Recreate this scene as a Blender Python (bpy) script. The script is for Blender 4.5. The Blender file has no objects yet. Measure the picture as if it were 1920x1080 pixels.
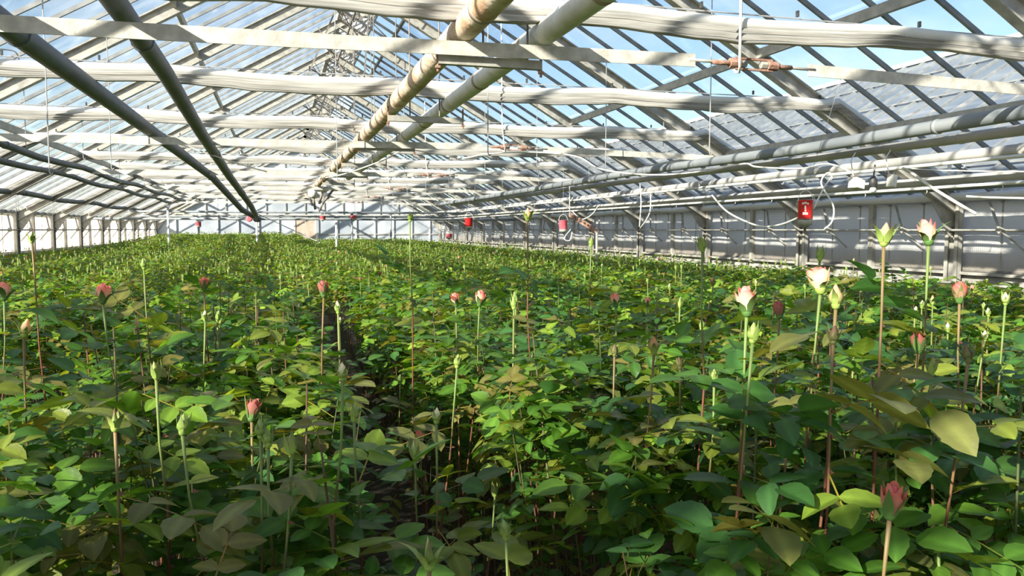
import bpy, math, random
import numpy as np
from mathutils import Vector, Matrix, Euler
from mathutils import noise as mnoise

S = bpy.context.scene
COL = S.collection
R_ = math.radians
rnd = random.Random(7)

# ------------------------------------------------------------------ camera
CAMZ = 1.7
YAW, PITCH, FPX = R_(16.3), R_(4.2), 1500.0
cam_d = bpy.data.cameras.new('camera')
cam_d.sensor_width = 36.0
cam_d.lens = 36.0 * FPX / 1920.0
cam_d.clip_start = 0.03
cam_d.clip_end = 400
cam = bpy.data.objects.new('camera', cam_d)
COL.objects.link(cam)
cam.location = (0, 0, CAMZ)
cam.rotation_euler = (R_(90) - PITCH, 0, -YAW)
S.camera = cam

# ------------------------------------------------------------------ world, sun, exposure
SUN_FROM = Vector((-1.0, -0.70, 0.56)).normalized()      # direction towards the sun
world = bpy.data.worlds.new('sky')
S.world = world
world.use_nodes = True
wn, wl = world.node_tree.nodes, world.node_tree.links
wn.clear()
wo = wn.new('ShaderNodeOutputWorld')
wb = wn.new('ShaderNodeBackground')
sky = wn.new('ShaderNodeTexSky')
sky.sky_type = 'NISHITA'
sky.sun_disc = False
sky.sun_elevation = math.asin(SUN_FROM.z)
sky.sun_rotation = math.atan2(SUN_FROM.x, SUN_FROM.y)
sky.air_density = 1.0
sky.dust_density = 0.6
sky.ozone_density = 1.0
wtc = wn.new('ShaderNodeTexCoord')
wmap = wn.new('ShaderNodeMapping'); wmap.inputs['Scale'].default_value = (1.0, 1.0, 3.2)
wno = wn.new('ShaderNodeTexNoise'); wno.inputs['Scale'].default_value = 3.0; wno.inputs['Detail'].default_value = 6
wrp = wn.new('ShaderNodeValToRGB')
wrp.color_ramp.elements[0].position = 0.50; wrp.color_ramp.elements[0].color = (0, 0, 0, 1)
wrp.color_ramp.elements[1].position = 0.74; wrp.color_ramp.elements[1].color = (0.75, 0.75, 0.75, 1)
wmx = wn.new('ShaderNodeMixRGB'); wmx.inputs['Color2'].default_value = (6.0, 6.3, 6.8, 1)
wl.new(wtc.outputs['Generated'], wmap.inputs['Vector'])
wl.new(wmap.outputs['Vector'], wno.inputs['Vector'])
wl.new(wno.outputs['Fac'], wrp.inputs['Fac'])
wl.new(wrp.outputs['Color'], wmx.inputs['Fac'])
wl.new(sky.outputs['Color'], wmx.inputs['Color1'])
wl.new(wmx.outputs['Color'], wb.inputs['Color'])
wb.inputs['Strength'].default_value = 0.145
wl.new(wb.outputs['Background'], wo.inputs['Surface'])

sun_d = bpy.data.lights.new('sun', 'SUN')
sun_d.energy = 9.5
sun_d.color = (1.0, 0.90, 0.74)
sun_d.angle = R_(0.6)
sun = bpy.data.objects.new('sun', sun_d)
COL.objects.link(sun)
sun.location = (-8, -6, 12)
sun.rotation_euler = SUN_FROM.to_track_quat('Z', 'Y').to_euler()

S.view_settings.view_transform = 'Standard'
S.view_settings.look = 'None'
S.view_settings.gamma = 1.0
S.view_settings.use_curve_mapping = False
S.view_settings.exposure = 0.54
S.cycles.max_bounces = 8
S.cycles.transparent_max_bounces = 24
S.cycles.caustics_reflective = False
S.cycles.caustics_refractive = False
S.cycles.sample_clamp_indirect = 6.0

# ------------------------------------------------------------------ materials
def new_mat(name):
    m = bpy.data.materials.new(name)
    m.use_nodes = True
    n = m.node_tree.nodes
    return m, n, m.node_tree.links, n['Principled BSDF']

def noise_mat(name, c1, c2, scale=4.0, rough=0.6, metal=0.0, bump=0.0, detail=5, stretch=(1, 1, 1), lo=0.35, hi=0.65, spec=0.4, bscale=None, transl=0.0):
    m, n, l, p = new_mat(name)
    tc = n.new('ShaderNodeTexCoord'); mp = n.new('ShaderNodeMapping')
    mp.inputs['Scale'].default_value = stretch
    no = n.new('ShaderNodeTexNoise'); no.inputs['Scale'].default_value = scale; no.inputs['Detail'].default_value = detail
    cr = n.new('ShaderNodeValToRGB')
    cr.color_ramp.elements[0].position = lo; cr.color_ramp.elements[0].color = (*c1, 1)
    cr.color_ramp.elements[1].position = hi; cr.color_ramp.elements[1].color = (*c2, 1)
    l.new(tc.outputs['Object'], mp.inputs['Vector']); l.new(mp.outputs['Vector'], no.inputs['Vector'])
    l.new(no.outputs['Fac'], cr.inputs['Fac']); l.new(cr.outputs['Color'], p.inputs['Base Color'])
    p.inputs['Roughness'].default_value = rough; p.inputs['Metallic'].default_value = metal
    p.inputs['Specular IOR Level'].default_value = spec
    if bump:
        b = n.new('ShaderNodeBump'); b.inputs['Strength'].default_value = bump; b.inputs['Distance'].default_value = 0.02
        n2 = n.new('ShaderNodeTexNoise'); n2.inputs['Scale'].default_value = bscale or scale * 4; n2.inputs['Detail'].default_value = 4
        l.new(mp.outputs['Vector'], n2.inputs['Vector'])
        l.new(n2.outputs['Fac'], b.inputs['Height']); l.new(b.outputs['Normal'], p.inputs['Normal'])
    if transl:
        t = n.new('ShaderNodeBsdfTranslucent'); mx = n.new('ShaderNodeMixShader'); mx.inputs[0].default_value = transl
        l.new(cr.outputs['Color'], t.inputs['Color'])
        l.new(p.outputs['BSDF'], mx.inputs[1]); l.new(t.outputs['BSDF'], mx.inputs[2])
        l.new(mx.outputs['Shader'], n['Material Output'].inputs['Surface'])
    return m

M = {}
M['galv'] = noise_mat('galvanised steel', (0.34, 0.33, 0.30), (0.50, 0.48, 0.43), 9, 0.55, 0.15, 0.1)
M['strap'] = noise_mat('weathered flat steel', (0.50, 0.48, 0.43), (0.68, 0.65, 0.58), 11, 0.6, 0.1, 0.15, lo=0.38, hi=0.6)
M['bar'] = noise_mat('glazing bar aluminium', (0.20, 0.21, 0.22), (0.32, 0.33, 0.33), 6, 0.6, 0.1)
M['dark_metal'] = noise_mat('dark linkage metal', (0.16, 0.15, 0.14), (0.30, 0.27, 0.24), 12, 0.6, 0.2)
M['rust'] = noise_mat('rusty iron', (0.20, 0.09, 0.06), (0.42, 0.26, 0.20), 14, 0.85, 0.0, 0.4)
M['pipe_grey'] = noise_mat('grey painted pipe', (0.115, 0.125, 0.155), (0.17, 0.18, 0.21), 8, 0.55, 0.0, 0.12, stretch=(1, 0.3, 1))
M['pipe_light'] = noise_mat('light grey pipe', (0.34, 0.34, 0.33), (0.56, 0.54, 0.50), 5, 0.55, 0.0, 0.1, stretch=(1, 0.25, 1))
M['pipe_mid'] = noise_mat('mid grey pipe', (0.20, 0.22, 0.24), (0.30, 0.32, 0.33), 5, 0.55, 0.0, 0.1, stretch=(1, 0.25, 1))
M['wrap_brown'] = noise_mat('brown pipe wrapping', (0.60, 0.38, 0.24), (0.88, 0.76, 0.62), 7, 0.75, 0.0, 0.35, stretch=(1, 0.8, 1), lo=0.38, hi=0.66)
M['wrap_white'] = noise_mat('white pipe wrapping', (0.72, 0.70, 0.62), (0.88, 0.86, 0.80), 7, 0.7, 0.0, 0.3, stretch=(1, 0.8, 1))
M['band'] = noise_mat('pipe wrapping band', (0.34, 0.26, 0.20), (0.52, 0.44, 0.36), 9, 0.8)
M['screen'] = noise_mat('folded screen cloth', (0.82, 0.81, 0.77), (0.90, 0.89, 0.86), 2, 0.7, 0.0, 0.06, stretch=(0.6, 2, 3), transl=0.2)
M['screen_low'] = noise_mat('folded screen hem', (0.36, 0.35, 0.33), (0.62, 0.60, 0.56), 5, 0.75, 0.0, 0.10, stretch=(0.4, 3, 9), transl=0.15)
M['clip'] = noise_mat('black clip', (0.03, 0.03, 0.035), (0.07, 0.07, 0.07), 20, 0.5)
M['concrete'] = noise_mat('stained concrete', (0.30, 0.29, 0.26), (0.50, 0.48, 0.43), 4, 0.9, 0, 0.4)
M['soil'] = noise_mat('dark moist soil', (0.018, 0.013, 0.009), (0.05, 0.038, 0.026), 12, 0.95, 0, 0.8)
M['wire'] = noise_mat('thin steel wire', (0.35, 0.35, 0.35), (0.5, 0.5, 0.5), 8, 0.5, 0.3)
M['white_cord'] = noise_mat('white cord', (0.70, 0.68, 0.62), (0.82, 0.80, 0.74), 8, 0.6)
M['red_paint'] = noise_mat('red enamel', (0.62, 0.025, 0.03), (0.74, 0.05, 0.05), 5, 0.35)
M['pink_plastic'] = noise_mat('faded red plastic', (0.70, 0.12, 0.16), (0.80, 0.20, 0.24), 5, 0.45)
M['white_paint'] = noise_mat('white enamel', (0.74, 0.73, 0.70), (0.84, 0.83, 0.80), 6, 0.45)
M['box_white'] = noise_mat('cream plastic', (0.62, 0.60, 0.53), (0.74, 0.72, 0.65), 6, 0.5)
M['door_brown'] = noise_mat('weathered brown door', (0.42, 0.33, 0.27), (0.56, 0.46, 0.38), 3, 0.8)
M['yellow_metal'] = noise_mat('ochre painted bracket', (0.50, 0.30, 0.08), (0.62, 0.42, 0.16), 9, 0.6)
M['panel_left'] = noise_mat('frosted wall sheet', (0.78, 0.75, 0.69), (0.90, 0.87, 0.81), 1.2, 0.6, 0, 0.1, transl=0.75)
M['panel_far'] = noise_mat('pale far sheet', (0.52, 0.57, 0.64), (0.72, 0.75, 0.80), 0.9, 0.5, 0, 0.1, transl=0.35)

def panel_right_mat():
    m, n, l, p = new_mat('quilted bubble sheet')
    tc = n.new('ShaderNodeTexCoord')
    # dirt from the sill upwards, patchy algae
    sep = n.new('ShaderNodeSeparateXYZ'); l.new(tc.outputs['Object'], sep.inputs[0])
    no = n.new('ShaderNodeTexNoise'); no.inputs['Scale'].default_value = 1.4; no.inputs['Detail'].default_value = 6
    l.new(tc.outputs['Object'], no.inputs['Vector'])
    mr = n.new('ShaderNodeMapRange'); mr.inputs['From Min'].default_value = 1.17; mr.inputs['From Max'].default_value = 1.50
    mr.inputs['To Min'].default_value = 1.0; mr.inputs['To Max'].default_value = 0.0
    l.new(sep.outputs['Z'], mr.inputs['Value'])
    mu = n.new('ShaderNodeMath'); mu.operation = 'MULTIPLY'
    l.new(mr.outputs['Result'], mu.inputs[0]); l.new(no.outputs['Fac'], mu.inputs[1])
    cr = n.new('ShaderNodeValToRGB')
    cr.color_ramp.elements[0].position = 0.05; cr.color_ramp.elements[0].color = (0.88, 0.88, 0.88, 1)
    cr.color_ramp.elements[1].position = 0.62; cr.color_ramp.elements[1].color = (0.42, 0.32, 0.19, 1)
    l.new(mu.outputs[0], cr.inputs['Fac'])
    l.new(cr.outputs['Color'], p.inputs['Base Color'])
    p.inputs['Roughness'].default_value = 0.45
    wv = n.new('ShaderNodeTexVoronoi'); wv.inputs['Scale'].default_value = 34.0; wv.inputs['Randomness'].default_value = 0.0
    l.new(tc.outputs['Object'], wv.inputs['Vector'])
    b = n.new('ShaderNodeBump'); b.inputs['Strength'].default_value = 0.75; b.inputs['Distance'].default_value = 0.012; b.invert = True
    l.new(wv.outputs['Distance'], b.inputs['Height']); l.new(b.outputs['Normal'], p.inputs['Normal'])
    t = n.new('ShaderNodeBsdfTranslucent'); mx = n.new('ShaderNodeMixShader'); mx.inputs[0].default_value = 0.5
    l.new(cr.outputs['Color'], t.inputs['Color'])
    l.new(p.outputs['BSDF'], mx.inputs[1]); l.new(t.outputs['BSDF'], mx.inputs[2])
    l.new(mx.outputs['Shader'], n['Material Output'].inputs['Surface'])
    return m
M['panel_right'] = panel_right_mat()

def glass_mat(name, dust_lo, dust_hi, scale=1.3, tint=(0.93, 0.96, 0.98)):
    m, n, l, p = new_mat(name)
    n.remove(p)
    tr = n.new('ShaderNodeBsdfTransparent'); tr.inputs['Color'].default_value = (*tint, 1)
    gl = n.new('ShaderNodeBsdfGlossy'); gl.inputs['Roughness'].default_value = 0.06
    fr = n.new('ShaderNodeLayerWeight'); fr.inputs['Blend'].default_value = 0.5
    pw = n.new('ShaderNodeMath'); pw.operation = 'POWER'; pw.inputs[1].default_value = 4.5
    ml = n.new('ShaderNodeMath'); ml.operation = 'MULTIPLY_ADD'; ml.inputs[1].default_value = 0.40; ml.inputs[2].default_value = 0.018
    l.new(fr.outputs['Facing'], pw.inputs[0]); l.new(pw.outputs[0], ml.inputs[0])
    m1 = n.new('ShaderNodeMixShader')
    l.new(ml.outputs[0], m1.inputs[0]); l.new(tr.outputs[0], m1.inputs[1]); l.new(gl.outputs[0], m1.inputs[2])
    df = n.new('ShaderNodeBsdfDiffuse'); df.inputs['Color'].default_value = (0.74, 0.76, 0.78, 1)
    tl = n.new('ShaderNodeBsdfTranslucent'); tl.inputs['Color'].default_value = (0.74, 0.76, 0.78, 1)
    m2 = n.new('ShaderNodeMixShader'); m2.inputs[0].default_value = 0.65
    l.new(df.outputs[0], m2.inputs[1]); l.new(tl.outputs[0], m2.inputs[2])
    tc = n.new('ShaderNodeTexCoord'); no = n.new('ShaderNodeTexNoise')
    no.inputs['Scale'].default_value = scale; no.inputs['Detail'].default_value = 7; no.inputs['Distortion'].default_value = 0.6
    mr = n.new('ShaderNodeMapRange'); mr.inputs['From Min'].default_value = 0.38; mr.inputs['From Max'].default_value = 0.68
    mr.inputs['To Min'].default_value = dust_lo; mr.inputs['To Max'].default_value = dust_hi
    l.new(tc.outputs['Object'], no.inputs['Vector']); l.new(no.outputs['Fac'], mr.inputs['Value'])
    m3 = n.new('ShaderNodeMixShader')
    l.new(mr.outputs['Result'], m3.inputs[0]); l.new(m1.outputs[0], m3.inputs[1]); l.new(m2.outputs[0], m3.inputs[2])
    l.new(m3.outputs[0], n['Material Output'].inputs['Surface'])
    return m
M['glass_left'] = glass_mat('dusty roof glass sunny side', 0.012, 0.12, 1.6)
M['glass_right'] = glass_mat('roof glass shaded side', 0.012, 0.08, 1.3)
M['glass_vent'] = glass_mat('limewashed vent glass', 0.50, 0.75, 1.1)

def leaf_mat(name, transl=0.38, rough=0.38):
    m, n, l, p = new_mat(name)
    at = n.new('ShaderNodeAttribute'); at.attribute_name = 'tint'
    tc = n.new('ShaderNodeTexCoord'); no = n.new('ShaderNodeTexNoise'); no.inputs['Scale'].default_value = 26; no.inputs['Detail'].default_value = 3
    l.new(tc.outputs['Object'], no.inputs['Vector'])
    mr = n.new('ShaderNodeMapRange'); mr.inputs['To Min'].default_value = 0.72; mr.inputs['To Max'].default_value = 1.28
    l.new(no.outputs['Fac'], mr.inputs['Value'])
    mu = n.new('ShaderNodeVectorMath'); mu.operation = 'SCALE'
    l.new(at.outputs['Color'], mu.inputs[0]); l.new(mr.outputs['Result'], mu.inputs['Scale'])
    l.new(mu.outputs['Vector'], p.inputs['Base Color'])
    p.inputs['Roughness'].default_value = rough
    p.inputs['Specular IOR Level'].default_value = 0.45
    bn = n.new('ShaderNodeTexNoise'); bn.inputs['Scale'].default_value = 95; bn.inputs['Detail'].default_value = 2
    bp = n.new('ShaderNodeBump'); bp.inputs['Strength'].default_value = 0.35; bp.inputs['Distance'].default_value = 0.003
    l.new(tc.outputs['Object'], bn.inputs['Vector']); l.new(bn.outputs['Fac'], bp.inputs['Height']); l.new(bp.outputs['Normal'], p.inputs['Normal'])
    t = n.new('ShaderNodeBsdfTranslucent')
    mt = n.new('ShaderNodeMixRGB'); mt.blend_type = 'MULTIPLY'; mt.inputs['Fac'].default_value = 1.0
    mt.inputs['Color2'].default_value = (2.1, 1.9, 0.7, 1)
    l.new(mu.outputs['Vector'], mt.inputs['Color1']); l.new(mt.outputs['Color'], t.inputs['Color'])
    mx = n.new('ShaderNodeMixShader'); mx.inputs[0].default_value = transl
    l.new(p.outputs['BSDF'], mx.inputs[1]); l.new(t.outputs['BSDF'], mx.inputs[2])
    l.new(mx.outputs['Shader'], n['Material Output'].inputs['Surface'])
    return m
M['leaf'] = leaf_mat('rose leaf')
M['petal'] = leaf_mat('rose petal', 0.25, 0.55)
def tinted(name, rough):
    m, n, l, p = new_mat(name)
    at = n.new('ShaderNodeAttribute'); at.attribute_name = 'tint'
    l.new(at.outputs['Color'], p.inputs['Base Color'])
    p.inputs['Roughness'].default_value = rough
    p.inputs['Specular IOR Level'].default_value = 0.35
    return m
M['stem'] = tinted('rose stem', 0.5)

# ------------------------------------------------------------------ helpers
def link(name, data, parent=None, loc=None):
    o = bpy.data.objects.new(name, data)
    COL.objects.link(o)
    if parent is not None: o.parent = parent
    if loc is not None: o.location = loc
    return o

def tag(o, label=None, cat=None, group=None, kind=None):
    if label: o['label'] = label
    if cat: o['category'] = cat
    if group: o['group'] = group
    if kind: o['kind'] = kind
    return o

def empty(name, loc, rz=0.0):
    o = link(name, None, None, loc)
    o.rotation_euler = (0, 0, rz)
    o.empty_display_size = 0.1
    return o

class MB:
    """collects shapes and links them as one mesh"""
    def __init__(self):
        self.v, self.f, self.c = [], [], []
    def add(self, vs, fs, col=None):
        b = len(self.v)
        self.v += [tuple(p) for p in vs]
        self.f += [tuple(i + b for i in f) for f in fs]
        self.c += [col or (1, 1, 1)] * len(vs) if not isinstance(col, list) else col
        return self
    def box(self, c, s, mat=None):
        x, y, z = [d * 0.5 for d in s]
        vs = [Vector(p) for p in ((-x, -y, -z), (x, -y, -z), (x, y, -z), (-x, y, -z), (-x, -y, z), (x, -y, z), (x, y, z), (-x, y, z))]
        if mat is not None: vs = [mat @ p for p in vs]
        vs = [p + Vector(c) for p in vs]
        return self.add(vs, [(0, 3, 2, 1), (4, 5, 6, 7), (0, 1, 5, 4), (1, 2, 6, 5), (2, 3, 7, 6), (3, 0, 4, 7)])
    def beam(self, a, b, w, h, up=(0, 0, 1)):
        """bar from a to b, w wide (sideways), h deep (along up)"""
        a, b = Vector(a), Vector(b)
        d = (b - a)
        L = d.length
        d.normalize()
        u = Vector(up); sd = d.cross(u).normalized(); u = sd.cross(d).normalized()
        vs = []
        for e in (a, b):
            for i, j in ((-1, -1), (1, -1), (1, 1), (-1, 1)):
                vs.append(e + sd * (i * w / 2) + u * (j * h / 2))
        return self.add(vs, [(0, 1, 2, 3), (7, 6, 5, 4), (0, 4, 5, 1), (1, 5, 6, 2), (2, 6, 7, 3), (3, 7, 4, 0)])
    def tube(self, pts, r, n=8, caps=True, col=None):
        pts = [Vector(p) for p in pts]
        rs = r if isinstance(r, (list, tuple)) else [r] * len(pts)
        vs, fs, cs = [], [], []
        ref = None
        for i, p in enumerate(pts):
            d = (pts[min(i + 1, len(pts) - 1)] - pts[max(i - 1, 0)]).normalized()
            if ref is None:
                ref = Vector((0, 0, 1)) if abs(d.z) < 0.9 else Vector((1, 0, 0))
            a = d.cross(ref).normalized(); bb = a.cross(d).normalized(); ref = bb
            for k in range(n):
                t = 2 * math.pi * k / n
                vs.append(p + a * (math.cos(t) * rs[i]) + bb * (math.sin(t) * rs[i]))
                if isinstance(col, list): cs.append(col[i])
        for i in range(len(pts) - 1):
            for k in range(n):
                k2 = (k + 1) % n
                fs.append((i * n + k, i * n + k2, (i + 1) * n + k2, (i + 1) * n + k))
        if caps:
            fs.append(tuple(range(n - 1, -1, -1)))
            fs.append(tuple((len(pts) - 1) * n + k for k in range(n)))
        return self.add(vs, fs, cs if isinstance(col, list) else col)
    def lathe(self, prof, c, n=14, col=None, mat=None):
        """prof = [(r, z)]"""
        c = Vector(c)
        vs, fs, cs = [], [], []
        for r, z in prof:
            for k in range(n):
                t = 2 * math.pi * k / n
                p = Vector((math.cos(t) * r, math.sin(t) * r, z))
                if mat is not None: p = mat @ p
                vs.append(p + c)
        for i in range(len(prof) - 1):
            for k in range(n):
                k2 = (k + 1) % n
                fs.append((i * n + k, i * n + k2, (i + 1) * n + k2, (i + 1) * n + k))
        fs.append(tuple(range(n - 1, -1, -1)))
        fs.append(tuple((len(prof) - 1) * n + k for k in range(n)))
        if isinstance(col, list):
            cs = [col[i] for i in range(len(prof)) for k in range(n)]
        return self.add(vs, fs, cs if isinstance(col, list) else col)
    def mesh(self, name, mat, tint=False, smooth=True):
        me = bpy.data.meshes.new(name)
        me.from_pydata(self.v, [], self.f)
        me.materials.append(mat)
        if tint:
            a = me.color_attributes.new('tint', 'FLOAT_COLOR', 'POINT')
            a.data.foreach_set('color', np.array([(*c, 1.0) for c in self.c], dtype=np.float32).ravel())
        if smooth:
            me.polygons.foreach_set('use_smooth', [True] * len(me.polygons))
        me.update()
        return me
    def build(self, name, mat, parent=None, tint=False, smooth=False, origin=None):
        if origin is not None:
            o = Vector(origin)
            self.v = [tuple(Vector(p) - o) for p in self.v]
        return link(name, self.mesh(name, mat, tint, smooth), parent)

def part_w(name, mb, mat, root, smooth=False, tint=False):
    """part whose shapes were given in world coordinates (root is unrotated)"""
    return mb.build(name, mat, root, tint, smooth, origin=root.location)

def copy_tree(o, parent=None):
    c = o.copy(); COL.objects.link(c); c.parent = parent
    for ch in list(o.children): copy_tree(ch, c)
    return c

# ------------------------------------------------------------------ dimensions of the greenhouse
BAY = 3.0
TR = [BAY * (k + 0.68) for k in range(-3, 14)]          # truss positions along the house
Y0, Y1 = TR[0], TR[-1]
XL, XR = -5.64, 8.2
ZE, ZR, XC = 2.05, 6.05, 1.30
KR = (ZR - ZE) / (XR - XC)
KL = (ZR - ZE) / (XC - XL)
def zroof(x): return ZR - KR * (x - XC) if x > XC else ZR - KL * (XC - x)
SILL = 1.17

# ------------------------------------------------------------------ floor
fl = MB().box((1.3, (Y0 + Y1) / 2, -0.05), (XR - XL + 0.4, Y1 - Y0 + 0.4, 0.1)).build('floor', M['soil'])
tag(fl, 'dark moist soil floor between the rose beds', None, None, 'structure')
gd = MB().box((12, 18, -0.35), (90, 110, 0.4)).build('ground', noise_mat('rough grass', (0.06, 0.09, 0.03), (0.12, 0.15, 0.06), 0.8, 0.95))
tag(gd, 'rough ground outside around the greenhouse', None, None, 'structure')

# ------------------------------------------------------------------ roof slopes
def slope(name, sign, xe, K, glassm, xtop, cuts, label):
    root = empty(name, ((XC + xe) / 2, (Y0 + Y1) / 2, ZE))
    tag(root, label, None, None, 'structure')
    L0 = Vector(root.location)
    # rafter: I section under the glass
    d = Vector((xe - XC, 0, ZE - ZR)).normalized()
    up = Vector((-d.z * (1 if d.x > 0 else -1), 0, abs(d.x))).normalized()
    A = Vector((XC, 0, ZR)); B = Vector((xe, 0, ZE))
    mb = MB()
    mb.beam(A - up * 0.13, B - up * 0.13, 0.02, 0.15, up)
    mb.beam(A - up * 0.205, B - up * 0.205, 0.11, 0.016, up)
    mb.beam(A - up * 0.055, B - up * 0.055, 0.11, 0.016, up)
    mb.v = [tuple(Vector(p) - Vector((L0.x, 0, L0.z))) for p in mb.v]
    me = mb.mesh('rafter', M['galv'], smooth=False)
    for y in TR: link('rafter', me, root, (0, y - L0.y, 0))
    # glazing bars
    mb = MB(); mb.beam(A - up * 0.022, B - up * 0.022, 0.032, 0.045, up)
    mb.v = [tuple(Vector(p) - Vector((L0.x, 0, L0.z))) for p in mb.v]
    me = mb.mesh('glazing_bar', M['bar'], smooth=False)
    for y in TR[:-1]:
        for j in range(1, 5): link('glazing_bar', me, root, (0, y + j * BAY / 5 - L0.y, 0))
    # panes
    for a, b in cuts:
        Pa = Vector((a, 0, zroof(a))); Pb = Vector((b, 0, zroof(b)))
        mb = MB(); mb.beam(Pa + up * 0.006, Pb + up * 0.006, BAY / 5 - 0.02, 0.004, up)
        mb.v = [tuple(Vector(p) - Vector((L0.x, 0, L0.z))) for p in mb.v]
        me = mb.mesh('glass_pane', glassm, smooth=False)
        for y in TR[:-1]:
            for j in range(5): link('glass_pane', me, root, (0, y + (j + 0.5) * BAY / 5 - L0.y, 0))
    return root, up

roof_left, UPL = slope('roof_left', -1, XL, KL, M['glass_left'], XC, [(XC - 0.05, -1.16), (-1.20, -3.58), (-3.62, XL + 0.03)],
                       'sunlit dusty glass roof slope with galvanised rafters')
roof_right, UPR = slope('roof_right', 1, XR, KR, M['glass_right'], 2.28, [(2.30, 5.22), (5.26, 6.64), (6.68, XR - 0.03)],
                        'blue clear glass roof slope facing the neighbouring house')
def purlin(x, root, w=0.05, h=0.10):
    z = zroof(x) - 0.10
    part_w('purlin', MB().beam((x, Y0, z), (x, Y1, z), w, h), M['galv'], root)
for x in (-1.18, -3.60): purlin(x, roof_left)
for x in (3.78, 5.24, 6.66): purlin(x, roof_right)
part_w('vent_sill', MB().beam((2.28, Y0, zroof(2.28)), (2.28, Y1, zroof(2.28)), 0.05, 0.05), M['bar'], roof_right)
part_w('ridge_beam', MB().beam((XC, Y0, ZR - 0.02), (XC, Y1, ZR - 0.02), 0.09, 0.13), M['galv'], roof_left)

# ridge vents: one raised sash per bay on the shaded slope
def make_vent():
    root = empty('ridge_vent', (XC, 0, ZR))
    tag(root, 'raised ridge vent sash with limewashed glass above the opening', 'roof vent', 'raised ridge vents')
    a = R_(28); d = Vector((math.cos(a), 0, math.sin(a))); u = Vector((-math.sin(a), 0, math.cos(a)))
    Ls, W = 1.11, BAY - 0.06
    f = MB()
    f.beam(d * 0.07 + Vector((0, -W / 2, 0)), d * 0.07 + Vector((0, W / 2, 0)), 0.05, 0.04, u)
    f.beam(d * Ls + Vector((0, -W / 2, 0)), d * Ls + Vector((0, W / 2, 0)), 0.05, 0.04, u)
    f.build('sash_frame', M['bar'], root)
    for j in range(6):
        y = -W / 2 + 0.02 + j * (W - 0.04) / 5
        MB().beam(d * 0.07 + Vector((0, y, 0)), d * Ls + Vector((0, y, 0)), 0.03, 0.035, u).build('sash_bar', M['bar'], root)
    for j in range(5):
        y = -W / 2 + (j + 0.5) * W / 5
        MB().beam(d * 0.09 + Vector((0, y, 0)) + u * 0.03, d * (Ls - 0.02) + Vector((0, y, 0)) + u * 0.03, W / 5 - 0.03, 0.004, u).build('pane', M['glass_vent'], root)
    for y in (-0.9, 0.9):
        r = MB(); q = d * 0.95 + Vector((0, y, 0))
        r.tube([q, q * 0.55 + Vector((0.22, y * 0.45, -0.18)), Vector((0.20, y, -0.62))], 0.012, 6)
        r.build('push_rod', M['dark_metal'], root, smooth=True)
        b = MB().box((0.20, y, -0.62), (0.06, 0.05, 0.12)); b.build('rod_bracket', M['dark_metal'], root)
    return root
vent0 = make_vent()
for i, y in enumerate(TR[:-1]):
    v = vent0 if i == 0 else copy_tree(vent0)
    v.location = (XC, y + BAY / 2, ZR)

# ridge vent winding gear at every truss
def make_gear():
    root = empty('vent_gear', (XC, 0, ZR - 0.75))
    tag(root, 'dark crossed rods and rack arms of the ridge vent gear', 'winding gear', 'vent gear under the ridge')
    f = MB()
    f.beam((-0.55, 0.03, 0.32), (0.05, 0.03, -0.05), 0.03, 0.03)
    f.beam((0.55, 0.03, 0.32), (-0.05, 0.03, -0.05), 0.03, 0.03)
    f.build('hanger_arm', M['dark_metal'], root)
    for x0, x1, y in ((-0.5, 0.1, 0.0), (-0.1, 0.62, 0.06)):
        MB().tube([(x0, y, 0.42), (x0 * 0.4 + x1 * 0.6, y + 0.05, -0.02), (x1, y, -0.30)], 0.010, 6).build('rack_arm', M['dark_metal'], root, smooth=True)
    MB().tube([(0.05, -0.02, -0.12), (0.35, 0.5, 0.55)], 0.009, 6).build('stay_rod', M['dark_metal'], root, smooth=True)
    MB().tube([(-0.05, 0.02, -0.12), (-0.45, -0.5, 0.42)], 0.009, 6).build('stay_rod', M['dark_metal'], root, smooth=True)
    mt = Euler((0, R_(90), 0)).to_matrix()
    MB().lathe([(0.07, -0.02), (0.09, -0.015), (0.09, 0.015), (0.07, 0.02)], (0.22, 0.0, 0.1), 14, mat=Euler((R_(90), 0, 0)).to_matrix()).build('pulley_wheel', M['galv'], root, smooth=True)
    return root
gear0 = make_gear()
for i, y in enumerate(TR[2:]):
    g = gear0 if i == 0 else copy_tree(gear0)
    g.location = (XC, y + 0.12, ZR - 0.75)
sh = MB().tube([(XC, Y0 + 0.2, ZR - 0.80), (XC, Y1 - 0.2, ZR - 0.80)], 0.018, 8).build('vent_shaft', M['dark_metal'], smooth=True)
tag(sh, 'long dark drive shaft running under the roof ridge', 'shaft')
for (x, y, z) in ((0.40, 11.2, 3.62), (1.17, 11.2, 3.62)):
    root = empty('gear_motor', (x, y, z))
    tag(root, ('ochre gear housing hanging left of the ridge shaft' if x < 1 else 'ochre gear housing hanging right of the ridge shaft'), 'gearbox')
    part_w('housing', MB().box((x, y, z), (0.07, 0.09, 0.18), Euler((0, 0.25, 0)).to_matrix()), M['yellow_metal'], root)
    part_w('flange', MB().lathe([(0.035, 0), (0.05, 0.005), (0.05, 0.03), (0.03, 0.035)], (x, y, z - 0.12), 12), M['yellow_metal'], root, smooth=True)
    part_w('bracket', MB().beam((x, y, z + 0.05), (XC - 0.05 + (x - 1) * 0.3, y, zroof(XC) - 0.80), 0.02, 0.02), M['dark_metal'], root)

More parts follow.
